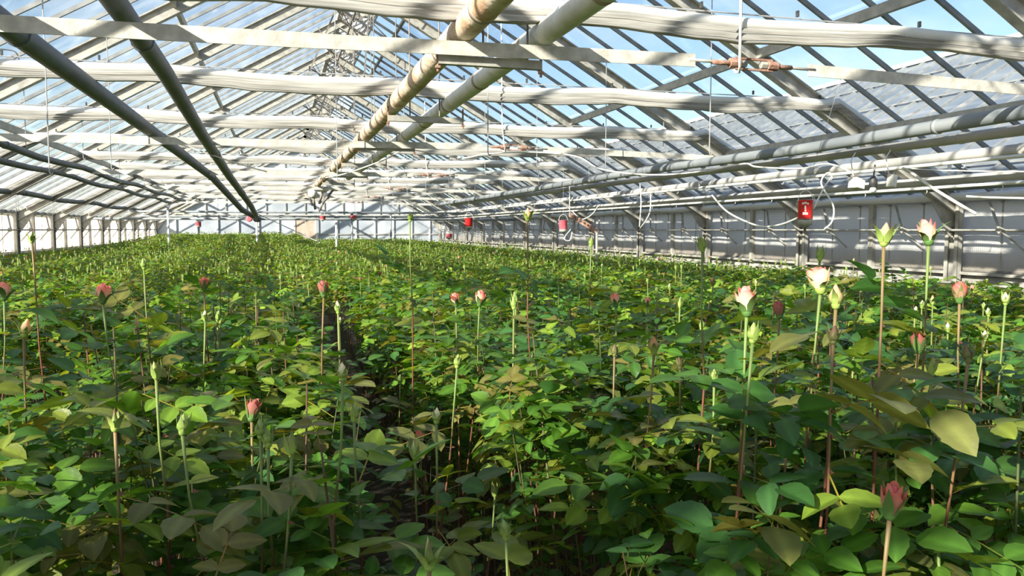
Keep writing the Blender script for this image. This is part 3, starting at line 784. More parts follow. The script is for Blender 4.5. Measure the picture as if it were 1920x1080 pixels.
# ------------------------------------------------------------------ hanging vaporiser pots
def pot(px, py, D, h, r, lab, mat, writing=False):
    c = at(px, py, D)
    root = empty('vaporiser_pot', (c.x, c.y, c.z - h / 2)); tag(root, lab, 'vaporiser', 'hanging red vaporiser pots')
    z0 = c.z - h / 2
    part_w('pot', MB().lathe([(r * 0.93, h * 0.22), (r, h * 0.25), (r, h * 0.97), (r * 1.04, h * 0.98), (r * 1.04, h), (r * 0.9, h), (r * 0.9, h * 0.9)], (c.x, c.y, z0), 20), mat, root, smooth=True)
    part_w('base', MB().lathe([(r * 0.5, 0), (r * 0.93, 0.004), (r * 0.96, h * 0.2), (r * 0.93, h * 0.24)], (c.x, c.y, z0), 20), M['galv'], root, smooth=True)
    part_w('nozzle', MB().lathe([(r * 0.16, -h * 0.22), (r * 0.22, -h * 0.08), (r * 0.5, -h * 0.06), (r * 0.5, 0.005)], (c.x, c.y, z0), 12), M['dark_metal'], root, smooth=True)
    # wire hoop
    pts = []
    vd = Vector((math.cos(YAW), -math.sin(YAW), 0))
    for k in range(13):
        t = math.pi * k / 12
        pts.append(Vector((c.x, c.y, z0 + h * 0.95)) + vd * (-math.cos(t) * r * 1.05) + Vector((0, 0, math.sin(t) * r * 1.5)))
    part_w('hoop', MB().tube(pts, 0.003, 5), M['white_cord'], root)
    part_w('hanging_cord', MB().tube([(c.x, c.y, z0 + h * 0.95 + r * 1.5), (c.x, 5.04, 2.82) if writing else (c.x, c.y, zroof(c.x) - 0.12)], 0.002, 4), M['wire'], root)
    if writing:
        tow = (Vector((0, 0, CAMZ)) - c); tow.z = 0; tow.normalize(); sd = Vector((-tow.y, tow.x, 0))
        mb = MB()
        rows = [(0.84, 'OVO', 0), (0.60, 'I', 0), (0.50, 'D', 0), (0.40, 'ILO', 0)]
        def cyl_box(a0, a1, q0, q1):
            vs = []
            for rr in (r * 1.003, r * 1.012):
                for (aa, qq) in ((a0, q0), (a1, q0), (a1, q1), (a0, q1)):
                    p = Vector((c.x, c.y, z0 + h * qq)) + (tow * math.cos(aa) + sd * math.sin(aa)) * rr
                    vs.append(p)
            mb.add(vs, [(0, 3, 2, 1), (4, 5, 6, 7), (0, 1, 5, 4), (1, 2, 6, 5), (2, 3, 7, 6), (3, 0, 4, 7)])
        for a0, a1, q0, q1 in ((-0.45, -0.25, 0.82, 0.90), (-0.18, 0.15, 0.84, 0.92), (0.2, 0.42, 0.82, 0.88), (-0.12, 0.08, 0.64, 0.78), (-0.1, 0.12, 0.56, 0.62),
                               (-0.35, -0.15, 0.42, 0.52), (-0.1, 0.1, 0.42, 0.53), (0.15, 0.33, 0.42, 0.51)):
            cyl_box(a0, a1, q0, q1)
        part_w('white_lettering', mb, M['white_paint'], root)
        lb = MB()
        part_w('grey_band', MB().lathe([(r * 1.012, h * 0.24), (r * 1.012, h * 0.27)], (c.x, c.y, z0), 20), M['dark_metal'], root, smooth=True)
    return root
pot(1510, 399, 6.3, 0.20, 0.056, 'red vaporiser pot with white marks, nearest, before the right wall', M['red_paint'], True)
pot(879, 419, 17.5, 0.24, 0.085, 'red vaporiser pot hanging above the middle of the rose canopy', M['red_paint'])
pot(1056, 424, 15.0, 0.22, 0.08, 'faded pink vaporiser pot beside the slanted rusty bar', M['pink_plastic'])
pot(663, 408, 24.0, 0.14, 0.09, 'small pink vaporiser pot far back right of the white pole', M['pink_plastic'])
pot(605, 409, 25.0, 0.14, 0.09, 'small dark-pink vaporiser pot far back left of the white pole', M['pink_plastic'])
pot(372, 421, 30.0, 0.2, 0.10, 'faint pink vaporiser pot far back at left', M['pink_plastic'])
pot(842, 443, 22.0, 0.14, 0.08, 'small dull red pot low behind the canopy', M['pink_plastic'])

# white boxes and fittings above the pot
for k, (px, py, D, s, lab) in enumerate(((1606, 344, 7.0, (0.11, 0.08, 0.09), 'cream junction box on the pale right-hand pipes'),
                                       (1672, 339, 7.0, (0.065, 0.05, 0.11), 'upright cream sensor box hanging under the cable'),
                                       (641, 428, 28.0, (0.5, 0.3, 0.6), 'x'))[:2]):
    c = at(px, py, D)
    root = empty('junction_box', c); tag(root, lab, 'junction box')
    mt = Euler((0, R_(8), R_(12))).to_matrix()
    part_w('case', MB().box(c, s, mt), M['box_white'], root)
    part_w('lid', MB().box(c + mt @ Vector((0, -s[1] * 0.53, 0)), (s[0] * 0.92, 0.008, s[2] * 0.92), mt), M['white_paint'], root)
    part_w('cable_tail', MB().tube([c, c + Vector((-0.04, 0, 0.08)), c + Vector((-0.05, 0.02, 0.2)), c + Vector((0.02, 0.05, 0.27))], 0.005, 5), M['white_cord'], root)
    part_w('mount', MB().box(c + Vector((0, 0.03, s[2] * 0.6)), (0.05, 0.04, 0.05)), M['dark_metal'], root)
c = at(1637, 352, 7.0)
root = empty('lamp_socket', c); tag(root, 'dark socket with a small white bulb between the cream boxes', 'lamp')
part_w('socket', MB().lathe([(0.02, 0), (0.035, 0.01), (0.035, 0.07), (0.015, 0.1)], c, 12), M['clip'], root, smooth=True)
part_w('bulb', MB().lathe([(0.006, -0.045), (0.024, -0.035), (0.030, -0.018), (0.022, 0.0), (0.015, 0.01)], c, 12), M['white_paint'], root, smooth=True)
part_w('arm', MB().tube([c + Vector((0, 0, 0.08)), c + Vector((0.03, 0.02, 0.2))], 0.008, 6), M['dark_metal'], root)

# cables and cords
def cord(name, pts, r, mat, lab, cat='cable'):
    P_ = [Vector(p) for p in pts]; out = []
    for i in range(len(P_) - 1):                       # Catmull-Rom
        p0, p1, p2, p3 = P_[max(i - 1, 0)], P_[i], P_[i + 1], P_[min(i + 2, len(P_) - 1)]
        for k in range(6):
            t = k / 6
            out.append(0.5 * ((2 * p1) + (p2 - p0) * t + (2 * p0 - 5 * p1 + 4 * p2 - p3) * t * t + (-p0 + 3 * p1 - 3 * p2 + p3) * t ** 3))
    out.append(P_[-1])
    o = MB().tube(out, r, 6).build(name, mat, smooth=True)
    tag(o, lab, cat)
cord('cable', [at(*q) for q in ((0, 262, 11.4), (150, 262, 11.2), (260, 271, 11.0), (320, 267, 10.9), (390, 288, 10.8), (440, 305, 10.7), (500, 322, 10.6))], 0.010, M['white_cord'], 'cream cable slung across the left half under the second tie strap')
cord('cable', [at(*q) for q in ((600, 335, 12.5), (650, 325, 12.2), (720, 300, 11.9), (765, 281, 11.6), (860, 296, 11.3), (910, 289, 11.0), (990, 285, 11.0), (1080, 293, 10.8), (1130, 318, 10.6), (1230, 328, 10.2), (1330, 320, 9.9))], 0.010, M['white_cord'], 'cream cable looping across the middle below the wrapped pipes')
cord('cable', [at(*q) for q in ((1330, 320, 9.9), (1395, 307, 9.5), (1420, 313, 9.3), (1500, 316, 9.0), (1540, 308, 8.6), (1565, 310, 8.3), (1600, 325, 8.0))], 0.010, M['white_cord'], 'cream cable arching over the right bed towards the junction boxes')
cord('cable', [at(*q) for q in ((1335, 366, 8.4), (1365, 398, 8.2), (1420, 423, 7.8), (1460, 422, 7.2), (1498, 408, 6.5))], 0.009, M['white_cord'], 'white cable sagging from the pipes to the nearest red pot')
cord('cable', [at(*q) for q in ((1525, 392, 6.3), (1545, 352, 6.4), (1560, 330, 6.6), (1550, 325, 6.7), (1540, 345, 6.6), (1562, 385, 6.4), (1560, 415, 6.3), (1545, 430, 6.3))], 0.007, M['white_cord'], 'white cable twisting beside the nearest red pot')
cord('cord', [at(*q) for q in ((1692, 315, 7.2), (1712, 326, 7.2), (1745, 350, 7.1), (1790, 378, 7.0), (1830, 401, 6.9))], 0.014, M['white_cord'], 'taut white cord slanting down from the pipes to the right wall', 'cord')
cord('cord', [at(*q) for q in ((1692, 315, 7.2), (1760, 319, 7.0), (1850, 321, 6.8), (1960, 322, 6.6))], 0.006, M['white_cord'], 'thin white cord running level to the right edge', 'cord')
cord('cord', [at(*q) for q in ((1812, 368, 7.0), (1850, 370, 6.9), (1930, 372, 6.8))], 0.010, M['white_cord'], 'white cord along the top of the right wall', 'cord')
cord('cable', [at(*q) for q in ((1200, 345, 12), (1202, 380, 12), (1199, 425, 12)) ], 0.009, M['white_cord'], 'white cable loop hanging over the right bed, left strand')
cord('cable', [at(*q) for q in ((1220, 363, 11.5), (1219, 395, 11.5), (1210, 415, 11.6), (1200, 428, 11.8))], 0.009, M['white_cord'], 'white cable loop hanging over the right bed, right strand')
cord('cable', [at(*q) for q in ((1072, 395, 14), (1090, 411, 14), (1110, 402, 13.8), (1122, 385, 13.6))], 0.010, M['white_cord'], 'white cable sagging above the slanted rusty bar')
cord('cable', [at(*q) for q in ((1070, 430, 14.6), (1058, 447, 14.6), (1068, 451, 14.6), (1073, 435, 14.6))], 0.010, M['white_cord'], 'white looped cable end under the faded pink pot')
cord('cable', [at(*q) for q in ((0, 92, 7.6), (28, 97, 7.6), (37, 118, 7.5), (38, 140, 7.5))], 0.006, M['clip'], 'dark cable tail hanging at the upper left edge')
cord('cord', [at(*q) for q in ((470, 395, 24), (520, 418, 22), (600, 455, 19))], 0.012, M['wire'], 'grey cord slanting down from the far valve', 'cord')

# rusty slanted bar
a, b = at(1068, 405, 13.5), at(1119, 436, 12.6)
root = empty('slanted_bar', a); tag(root, 'short rusty perforated bar slanting below the pipes', 'bar')
part_w('rail', MB().beam(a, b, 0.03, 0.02).beam(a + Vector((0, 0, 0.06)), b + Vector((0, 0, 0.06)), 0.02, 0.015), M['rust'], root)
for k in range(7):
    q = a.lerp(b, (k + 0.5) / 7)
    part_w('rung', MB().beam(q, q + Vector((0, 0, 0.06)), 0.015, 0.03, (0, 1, 0)), M['rust'], root)
part_w('hook', MB().tube([a, a + Vector((0, 0, 0.5))], 0.010, 6), M['wire'], root)
part_w('post', MB().tube([b, Vector((b.x, b.y, 0))], 0.02, 8), M['galv'], root)

# drip hooks along the white water pipe
hk = MB().tube([(0, 0, 0), (0.02, 0, -0.03), (0.0, 0, -0.06), (-0.02, 0, -0.05)], 0.005, 5).mesh('drip_nozzle', M['white_paint'])
ips = [o for o in S.objects if o.name.startswith('irrigation_pipe') and o.parent is None]
for o in ips:
    for k in range(36):
        link('drip_nozzle', hk, o, (0, 1.0 + k * 1.0, -0.01))

# ------------------------------------------------------------------ rose leaves
GREENS = [(0.052, 0.130, 0.022), (0.075, 0.180, 0.024), (0.044, 0.120, 0.030), (0.110, 0.230, 0.026), (0.150, 0.270, 0.030),
          (0.210, 0.310, 0.040), (0.190, 0.235, 0.034), (0.180, 0.165, 0.040), (0.055, 0.150, 0.036), (0.085, 0.200, 0.022)]
LEAFLET_V = None
def leaflet(L, W, fold, droop):
    """ovate pointed leaflet along +Y, returns verts, faces"""
    prof = [(0.0, 0.0), (0.16, 0.74), (0.42, 1.0), (0.68, 0.82), (0.88, 0.40), (1.0, 0.0)]
    vs = []
    for t, w in prof:
        z = -droop * L * t * t
        if w == 0: vs.append((0, t * L, z))
        else:
            vs += [(-w * W / 2, t * L, z + fold * w * W / 2), (0, t * L, z), (w * W / 2, t * L, z + fold * w * W / 2)]
    fs = [(0, 2, 1), (0, 3, 2)]
    for i in range(3):
        b = 1 + 3 * i
        fs += [(b, b + 1, b + 4, b + 3), (b + 1, b + 2, b + 5, b + 4)]
    b = 10
    fs += [(b, b + 1, 13), (b + 1, b + 2, 13)]
    return [Vector(p) for p in vs], fs
def leaflet_fine(L, W, fold, droop, rr):
    n = 9; vs = [(0, 0, 0)]
    curl = rr.uniform(-0.12, 0.2)
    for i in range(1, n):
        t = i / n
        w = math.sin(math.pi * t ** 0.80) ** 0.72 * (1 - 0.10 * t)
        wt = w * (1.035 if i % 2 else 0.965)
        z = -droop * L * t * t
        e = fold * w * W / 2 + curl * W * 0.3 * w * w
        for k in (-1, -0.5, 0, 0.5, 1):
            q = abs(k)
            zz = z + (fold * q * w * W / 2 if q < 1 else e) + (0.010 * W * (1 if i % 2 else -1) if q == 0.5 else 0)
            vs.append(((wt if q == 1 else w) * k * W / 2, t * L + (0.012 * L if q == 1 and i % 2 else 0), zz))
    vs.append((0, L, -droop * L))
    fs = []
    for k in range(4): fs.append((0, 2 + k, 1 + k))
    for i in range(n - 2):
        b = 1 + 5 * i
        for k in range(4): fs.append((b + k, b + k + 1, b + k + 6, b + k + 5))
    b = 1 + 5 * (n - 2); e = len(vs) - 1
    for k in range(4): fs.append((b + k, b + k + 1, e))
    return [Vector(p) for p in vs], fs
def compound_leaf(mb, M4, rr, tint, size=1.0, nl=5, col_jit=0.12, fine=False):
    """adds a compound rose leaf to mb, base at origin of M4, rachis along +Y"""
    L = rr.uniform(0.050, 0.066) * size
    rach = (2.0 if nl == 5 else 1.2) * L
    cd = rr.uniform(0.1, 0.3)
    # rachis
    rc = (tint[0] * 1.6 + 0.03, tint[1] * 1.0, tint[2] * 1.1)
    pts = [Vector((0, rach * t, -cd * rach * t * t * 0.5)) for t in (0, 0.4, 0.8, 1.0)]
    w = 0.0012
    vs = []
    for p in pts: vs += [M4 @ (p + Vector((-w, 0, 0))), M4 @ (p + Vector((w, 0, 0)))]
    mb.add(vs, [(2 * i, 2 * i + 1, 2 * i + 3, 2 * i + 2) for i in range(3)], rc)
    slots = [(1.0, 0, 1.08)]
    if nl >= 3: slots += [(0.78, 66, 0.92), (0.78, -66, 0.92)]
    if nl >= 5: slots += [(0.36, 74, 0.72), (0.36, -74, 0.72)]
    for t, ang, k in slots:
        LL = L * k * rr.uniform(0.92, 1.08)
        v, f = (leaflet_fine(LL, LL * rr.uniform(0.62, 0.76), rr.uniform(0.05, 0.30), rr.uniform(0.05, 0.34), rr) if fine else
                leaflet(LL, LL * rr.uniform(0.68, 0.82), rr.uniform(0.05, 0.32), rr.uniform(0.05, 0.30)))
        q = Matrix.Translation(Vector((0, rach * t, -cd * rach * t * t * 0.5))) @ Euler((R_(rr.uniform(-14, 10)), R_(rr.uniform(-14, 14)), R_(ang + rr.uniform(-8, 8)))).to_matrix().to_4x4()
        jj = 1 + rr.uniform(-col_jit, col_jit)
        c0 = tuple(x * jj for x in tint)
        cols = []
        for p in v:
            mid = 1.30 if abs(p.x) < 1e-6 else 0.94
            cols.append(tuple(x * mid for x in c0))
        mb.add([M4 @ (q @ p) for p in v], f, cols)
def orient(rr, yaw=None, pitch=None, roll=None):
    return (Euler((0, 0, yaw if yaw is not None else rr.uniform(0, 6.283))).to_matrix() @
            Euler((pitch if pitch is not None else R_(rr.uniform(-28, 34)), 0, 0)).to_matrix() @
            Euler((0, roll if roll is not None else R_(rr.uniform(-30, 30)), 0)).to_matrix()).to_4x4()

rl = random.Random(11)
LEAFMESH = []
for k in range(20):
    mb = MB()
    ti = GREENS[k % 10]
    compound_leaf(mb, Matrix.Identity(4), rl, ti, 1.0, 5 if k % 4 else 3, fine=True)
    LEAFMESH.append(mb.mesh('leaf', M['leaf'], True, True))
BIGLEAF = []
for k in range(8):
    mb = MB()
    compound_leaf(mb, Matrix.Identity(4), rl, [GREENS[0], GREENS[2], GREENS[8], GREENS[6], GREENS[1], GREENS[5], (0.16, 0.17, 0.045), GREENS[3]][k], 1.12, 3 if k % 2 else 5, fine=True)
    BIGLEAF.append(mb.mesh('leaf', M['leaf'], True, True))

GREENS = [(a * 1.12, b * 1.10, c) for a, b, c in GREENS]
STEMC = [(0.10, 0.055, 0.03), (0.09, 0.08, 0.03), (0.13, 0.055, 0.035), (0.07, 0.085, 0.028)]
def bush_plan(seed, ztop, nleaf=74, R=0.29):
    """canes and leaf placements of one bush (local coordinates, base at z=0)"""
    rr = random.Random(seed)
    canes, leaves = [], []
    nc = rr.randint(6, 8)
    for c in range(nc):
        a = 2 * math.pi * (c + rr.uniform(-0.3, 0.3)) / nc
        rad = R * rr.uniform(0.25, 1.0)
        h = ztop * rr.uniform(0.905, 1.0)
        top = Vector((math.cos(a) * rad, math.sin(a) * rad, h))
        base = Vector((math.cos(a) * 0.05, math.sin(a) * 0.05, 0))
        mid = base.lerp(top, 0.5) + Vector((rr.uniform(-.04, .04), rr.uniform(-.04, .04), 0))
        canes.append([base, mid, top])
    for i in range(nleaf):
        c = canes[i % nc]
        q = rr.random()
        z = c[2].z - (-0.01 + 0.26 * q ** 1.15 if rr.random() < 0.66 else 0.24 + 0.6 * rr.random() ** 1.5)
        t = max(0.0, min(1.0, z / c[2].z))
        p = c[0].lerp(c[1], t * 2) if t < 0.5 else c[1].lerp(c[2], t * 2 - 1)
        yaw = rr.uniform(0, 6.283)
        leaves.append((p, yaw, R_(rr.uniform(-30, 30)), R_(rr.uniform(-28, 28)), rr.randrange(20), rr.uniform(0.82, 1.18)))
    return canes, leaves
def cane_mesh(c, rr):
    col = rr.choice(STEMC)
    return MB().tube([c[0], c[1], c[2] - Vector((0, 0, 0.03))], [0.0042, 0.0034, 0.0012], 5, False, col)

def bed_of(x):
    """distance from the centre of the nearest bed; beds are 1.4 m apart with a gap centred at x = 0.42"""
    u = (x - 0.42) % 1.4
    return min(u, 1.4 - u)
def canopy(x, y):
    d = math.hypot(x, y)
    near = 1.23 if d < 1.35 else (1.23 + 0.12 * (d - 1.35) / 0.6 if d < 1.95 else 1.35 - 0.07 * min(1, (d - 1.95) / 2.5))
    z = near
    if y > 5: z = min(z, 1.28 - 0.07 * min(1, (y - 5) / 5))
    if y > 20 and -4.5 < x < 0.9: z += 0.26 * min(1, (y - 20) / 12)
    if y > 9 and x > 6.6 - 0: z -= 0.10
    if x > 6.3: z -= 0.14
    if x > 7.0: z -= 0.10
    z += 0.05 * mnoise.noise(Vector((x * 1.1, y * 0.8, 2.0)))
    return z
HEADSCALE = 1.22
HEADW = {'open': 0.038, 'pink': 0.032, 'red': 0.029, 'dark': 0.026, 'green': 0.020, 'slim': 0.015, 'peach': 0.024, 'brown': 0.018, 'cream': 0.018, 'shoot': 0.022}
HERO = [
    (1538, 550, 32, 'open', 'wide open cream and pink rose glowing below the nearest red pot'),
    (1400, 592, 32, 'pink', 'pink and cream rose with upright green sepals, right of centre'),
    (1741, 459, 28, 'pink', 'tall pink-tipped rose standing against the pale right wall'),
    (1657, 461, 25, 'peach', 'tall peach-green bud with spread sepals against the right wall'),
    (1461, 597, 19, 'dark', 'small dusky pink bud right of the pink and cream rose'),
    (1411, 643, 22, 'green', 'pale green bud on a short stem below the pink and cream rose'),
    (1567, 578, 26, 'peach', 'elongated greenish bud above a large bronze leaf'),
    (1339, 720, 17, 'green', 'pointed lime bud in the middle of the right bed'),
    (1226, 664, 20, 'peach', 'peach-tipped bud on a bent reddish stem, right bed'),
    (1668, 972, 40, 'red', 'large dull red rosebud in the lower right corner area'),
    (1759, 1022, 17, 'slim', 'slender yellow-green bud right of the large dull red rosebud'),
    (1880, 880, 19, 'peach', 'bronze-tipped bud at the lower right edge'),
    (1722, 661, 23, 'dark', 'dark pinkish bud in shade, right part'),
    (1815, 680, 20, 'brown', 'olive pointed bud left of the right edge, shaded'),
    (1799, 568, 23, 'red', 'dull red bud at right under a dark leaf'),
    (1885, 572, 14, 'cream', 'pale cream-green bud near the right edge'),
    (1745, 703, 15, 'slim', 'slim olive bud with long sepal tips at right'),
    (899, 574, 17, 'pink', 'salmon pink rosebud beside the dark path, mid view'),
    (989, 414, 14, 'peach', 'orange-topped rose standing tall before the roof pipes'),
    (769, 416, 11, 'green', 'tall thin green bud rising over the far canopy'),
    (857, 690, 15, 'green', 'green bud on the long stem beside the dark path'),
    (643, 714, 20, 'cream', 'pinkish cream bud just left of the dark path'),
    (664, 790, 20, 'green', 'plump green bud below the pinkish cream one'),
    (778, 862, 18, 'green', 'lime green bud beneath a withered pink tip, left of the path'),
    (788, 836, 17, 'pink', 'withered pink-tipped bud left of the path'),
    (818, 794, 17, 'cream', 'nodding pale yellow bud beside the path edge'),
    (949, 1012, 22, 'green', 'dark green bud leaning over the dark path at the bottom'),
    (928, 932, 11, 'slim', 'tiny yellow-green bud in the dark path'),
    (293, 712, 16, 'slim', 'slim pale green bud in the left bed'),
    (193, 569, 22, 'pink', 'salmon rose in the left bed at mid height'),
    (8, 563, 20, 'pink', 'orange rose cut by the left edge'),
    (383, 545, 15, 'red', 'coral bud with dried leaves in the left bed'),
    (45, 632, 20, 'peach', 'greyish peach bud near the left edge'),
    (216, 808, 25, 'shoot', 'bronze shoot tip on a bent stem, lower left'),
    (342, 815, 22, 'green', 'small green bud with ragged sepals, lower left'),
    (489, 822, 22, 'green', 'lime bud, left one of a close pair in the lower left'),
    (503, 838, 22, 'green', 'green bud, right one of a close pair in the lower left'),
    (472, 789, 24, 'dark', 'dusky round bud above the close pair of green buds'),
    (547, 852, 17, 'slim', 'tiny curled lime bud right of the close pair'),
    (607, 557, 18, 'dark', 'brownish green bud standing left of the path top'),
    (623, 998, 16, 'brown', 'dark brown withered bud at the bottom left of centre'),
    (1317, 472, 17, 'green', 'dark green bud with curved sepals before the right wall'),
    (1537, 489, 15, 'green', 'small green bud right above the wide open rose'),
    (385, 603, 12, 'cream', 'pale bud in the middle of the left bed'),
    (750, 720, 10, 'green', 'small dark bud standing inside the path gap'),
    (636, 610, 9, 'cream', 'tiny pale bud left of the path top'),
    (1152, 668, 13, 'brown', 'withered brown bloom in the right bed'),
    (1038, 696, 12, 'red', 'small pink bud in the right bed left of the withered bloom'),
    (1213, 574, 10, 'pink', 'tiny pink bud above the peach-tipped one'),
    (1916, 696, 16, 'pink', 'pink bud cut by the right edge'),
    (1108, 462, 10, 'green', 'small bright green bud over the far right bed'),
    (1255, 912, 14, 'cream', 'cream pink bud low in the right bed'),
    (1479, 812, 22, 'shoot', 'bronze-red leafy shoot tip above rounded olive leaves'),
    (805, 1068, 34, 'shoot', 'big blurred pale yellow shoot tip at the bottom centre'),
    (1275, 692, 13, 'brown', 'small brownish bud between the lime and peach-tipped buds'),
    (1846, 640, 12, 'cream', 'cream bud on a pale stem near the right edge'),
    (1562, 645, 20, 'brown', 'olive bud hidden under the large bronze leaf'),
    (1680, 765, 15, 'slim', 'slim green tip among dark leaves at right'),
    (60, 455, 14, 'shoot', 'leafy shoot tip before the left wall'),
    (270, 505, 12, 'green', 'lime bud with open sepals far in the left bed'),
    (480, 555, 11, 'shoot', 'tall leafless tip in the left bed'),
]
def hero_place(px, py, wp, kind):
    w = HEADW[kind]
    D = min(w * FPX / wp, 5.0)
    return at(px, py, D), wp * D / FPX, D
FAR_Y = 8.2
# grid of individual bushes
spots = []
row_x = []
b = -6
for bi in range(-5, 6):
    x0 = 0.42 + 1.4 * bi
    row_x += [(x0 + 0.43, bi), (x0 + 0.93, bi)]
def in_view(x, y, pad=0.35):
    dx = x * math.cos(YAW) - y * math.sin(YAW); dz = x * math.sin(YAW) + y * math.cos(YAW)
    return dz > 0.5 and abs(dx) < dz * 0.66 + pad + 0.3
for x, bi in row_x:
    if x < XL + 0.7 or x > XR - 0.75: continue
    y = 0.55 + (0.18 if bi % 2 else 0)
    while y < FAR_Y:
        xx, yy = x + rnd.uniform(-.05, .05), y + rnd.uniform(-.05, .05)
        if in_view(xx, yy) and math.hypot(xx, yy) > 0.80: spots.append((math.hypot(xx, yy), xx, yy, bi))
        y += 0.36
spots.sort()
spots = spots[:300]
NEARN = 46
# shared variants for the mid distance
MID = []
for k in range(9):
    rr = random.Random(100 + k)
    canes, leaves = bush_plan(200 + k, 1.30, 135)
    fm, cm = MB(), MB()
    for c in canes:
        cm.tube([c[0], c[1], c[2] - Vector((0, 0, 0.03))], [0.0042, 0.0034, 0.0014], 4, False, rr.choice(STEMC))
    for (p, yaw, pi_, ro, mi, sc) in leaves:
        M4 = Matrix.Translation(p) @ orient(rr, yaw, pi_, ro)
        compound_leaf(fm, M4, rr, GREENS[mi % 10], sc * 0.92, 5 if mi % 4 else 3)
    MID.append((fm.mesh('foliage', M['leaf'], True, True), cm.mesh('canes', M['stem'], True, True)))
BUSHLAB = {}
for (px, py, wp, kind, hl) in HERO:
    c, w, D = hero_place(px, py, wp, kind)
    best = None
    for i, (d, x, y, bi) in enumerate(spots):
        q = math.hypot(x - c.x, y - c.y)
        if q < 0.55 and i not in BUSHLAB and (best is None or q < best[0]): best = (q, i)
    if best: BUSHLAB[best[1]] = ' '.join(('rose bush under the ' + hl).replace(',', '').split()[:16])
def zone(d, bi):
    bed = 'bed left of the dark path' if bi == -1 else 'bed right of the dark path' if bi == 0 else 'second bed to the right' if bi == 1 else 'beds further right' if bi > 1 else 'beds further left'
    dist = 'closest to the camera' if d < 2.2 else 'a few steps in' if d < 4.5 else 'in the middle distance'
    return bed, dist
ORD = ['first', 'second', 'third', 'fourth', 'fifth', 'sixth', 'seventh', 'eighth', 'ninth', 'tenth', 'eleventh', 'twelfth', 'thirteenth', 'fourteenth', 'fifteenth',
       'sixteenth', 'seventeenth', 'eighteenth', 'nineteenth', 'twentieth', 'twenty-first', 'twenty-second', 'twenty-third']
rows = {}
for i, (d, x, y, bi) in enumerate(spots):
    k = min(range(len(row_x)), key=lambda j: abs(row_x[j][0] - x))
    rows.setdefault(k, []).append((y, i))
kp = min(k for k in rows if row_x[k][0] > 0.42)
ROWLAB = {}
for k, lst in rows.items():
    right = k >= kp
    q = k - kp if right else kp - 1 - k
    rn = ('row edging' if q == 0 else ORD[q] + ' row') + (' right of' if right else ' left of') + ' the path'
    if q == 0: rn = 'row just ' + ('right' if right else 'left') + ' of the path'
    for j, (y, i) in enumerate(sorted(lst)):
        ROWLAB[i] = f'rose bush {ORD[min(j, 22)]} from the front in the {rn}'
HPOS = [(hero_place(px, py, wp, kind)[0], hl) for (px, py, wp, kind, hl) in HERO]
USEDLAB = set()
def near_label(prefix, x, y, maxd=1.4):
    """a label by the nearest described rose: before, behind, left or right of it"""
    cand = sorted((math.hypot(p.x - x, p.y - y), j) for j, (p, hl) in enumerate(HPOS))
    for dd, j in cand[:9]:
        if dd > maxd: break
        p, hl = HPOS[j]
        lx = (x - p.x) * math.cos(YAW) - (y - p.y) * math.sin(YAW); lz = (x - p.x) * math.sin(YAW) + (y - p.y) * math.cos(YAW)
        rel = ('right of' if lx > 0 else 'left of') if abs(lx) > abs(lz) else ('behind' if lz > 0 else 'in front of')
        lab = ' '.join(f'{prefix} {rel} the {hl}'.replace(',', '').split()[:16])
        if lab not in USEDLAB:
            USEDLAB.add(lab); return lab
    return None
for i, (d, x, y, bi) in enumerate(spots):
    zt = canopy(x, y) * rnd.uniform(0.95, 1.03)
    bed, dist = zone(d, bi)
    root = empty('rose_bush', (x, y, 0), 0)
    lab = BUSHLAB.get(i) or ROWLAB[i]
    tag(root, lab, 'rose bush', f'rose bushes, {bed}, {dist}')
    if i < NEARN:
        canes, leaves = bush_plan(1000 + i, zt, 135, 0.27)
        rr = random.Random(i)
        for c in canes: cane_mesh(c, rr).build('cane', M['stem'], root, True, True)
        for (p, yaw, pi_, ro, mi, sc) in leaves:
            me = LEAFMESH[mi] if rr.random() < 0.8 else BIGLEAF[mi % 8]
            mo = orient(rr, yaw, pi_, ro)
            tip = Vector((x, y, 0)) + p + (mo @ Vector((0, 0.13, 0)))
            if abs(tip.x - 0.39) < 0.16 and y < 4: continue          # the walkway stays open
            if (tip - Vector((0, 0, CAMZ))).length < 0.62 or (Vector((x, y, 0)) + p - Vector((0, 0, CAMZ))).length < 0.62: continue
            o = link('leaf', me, root)
            o.matrix_local = Matrix.Translation(p) @ mo @ Matrix.Diagonal((sc, sc, sc, 1))
    else:
        fo, ca = MID[rnd.randrange(9)]
        root.rotation_euler = (0, 0, rnd.uniform(0, 6.283))
        s = zt / 1.30
        f = link('foliage', fo, root); f.scale = (1, 1, s); f['kind'] = 'stuff'
        c = link('canes', ca, root); c.scale = (1, 1, s); c['kind'] = 'stuff'

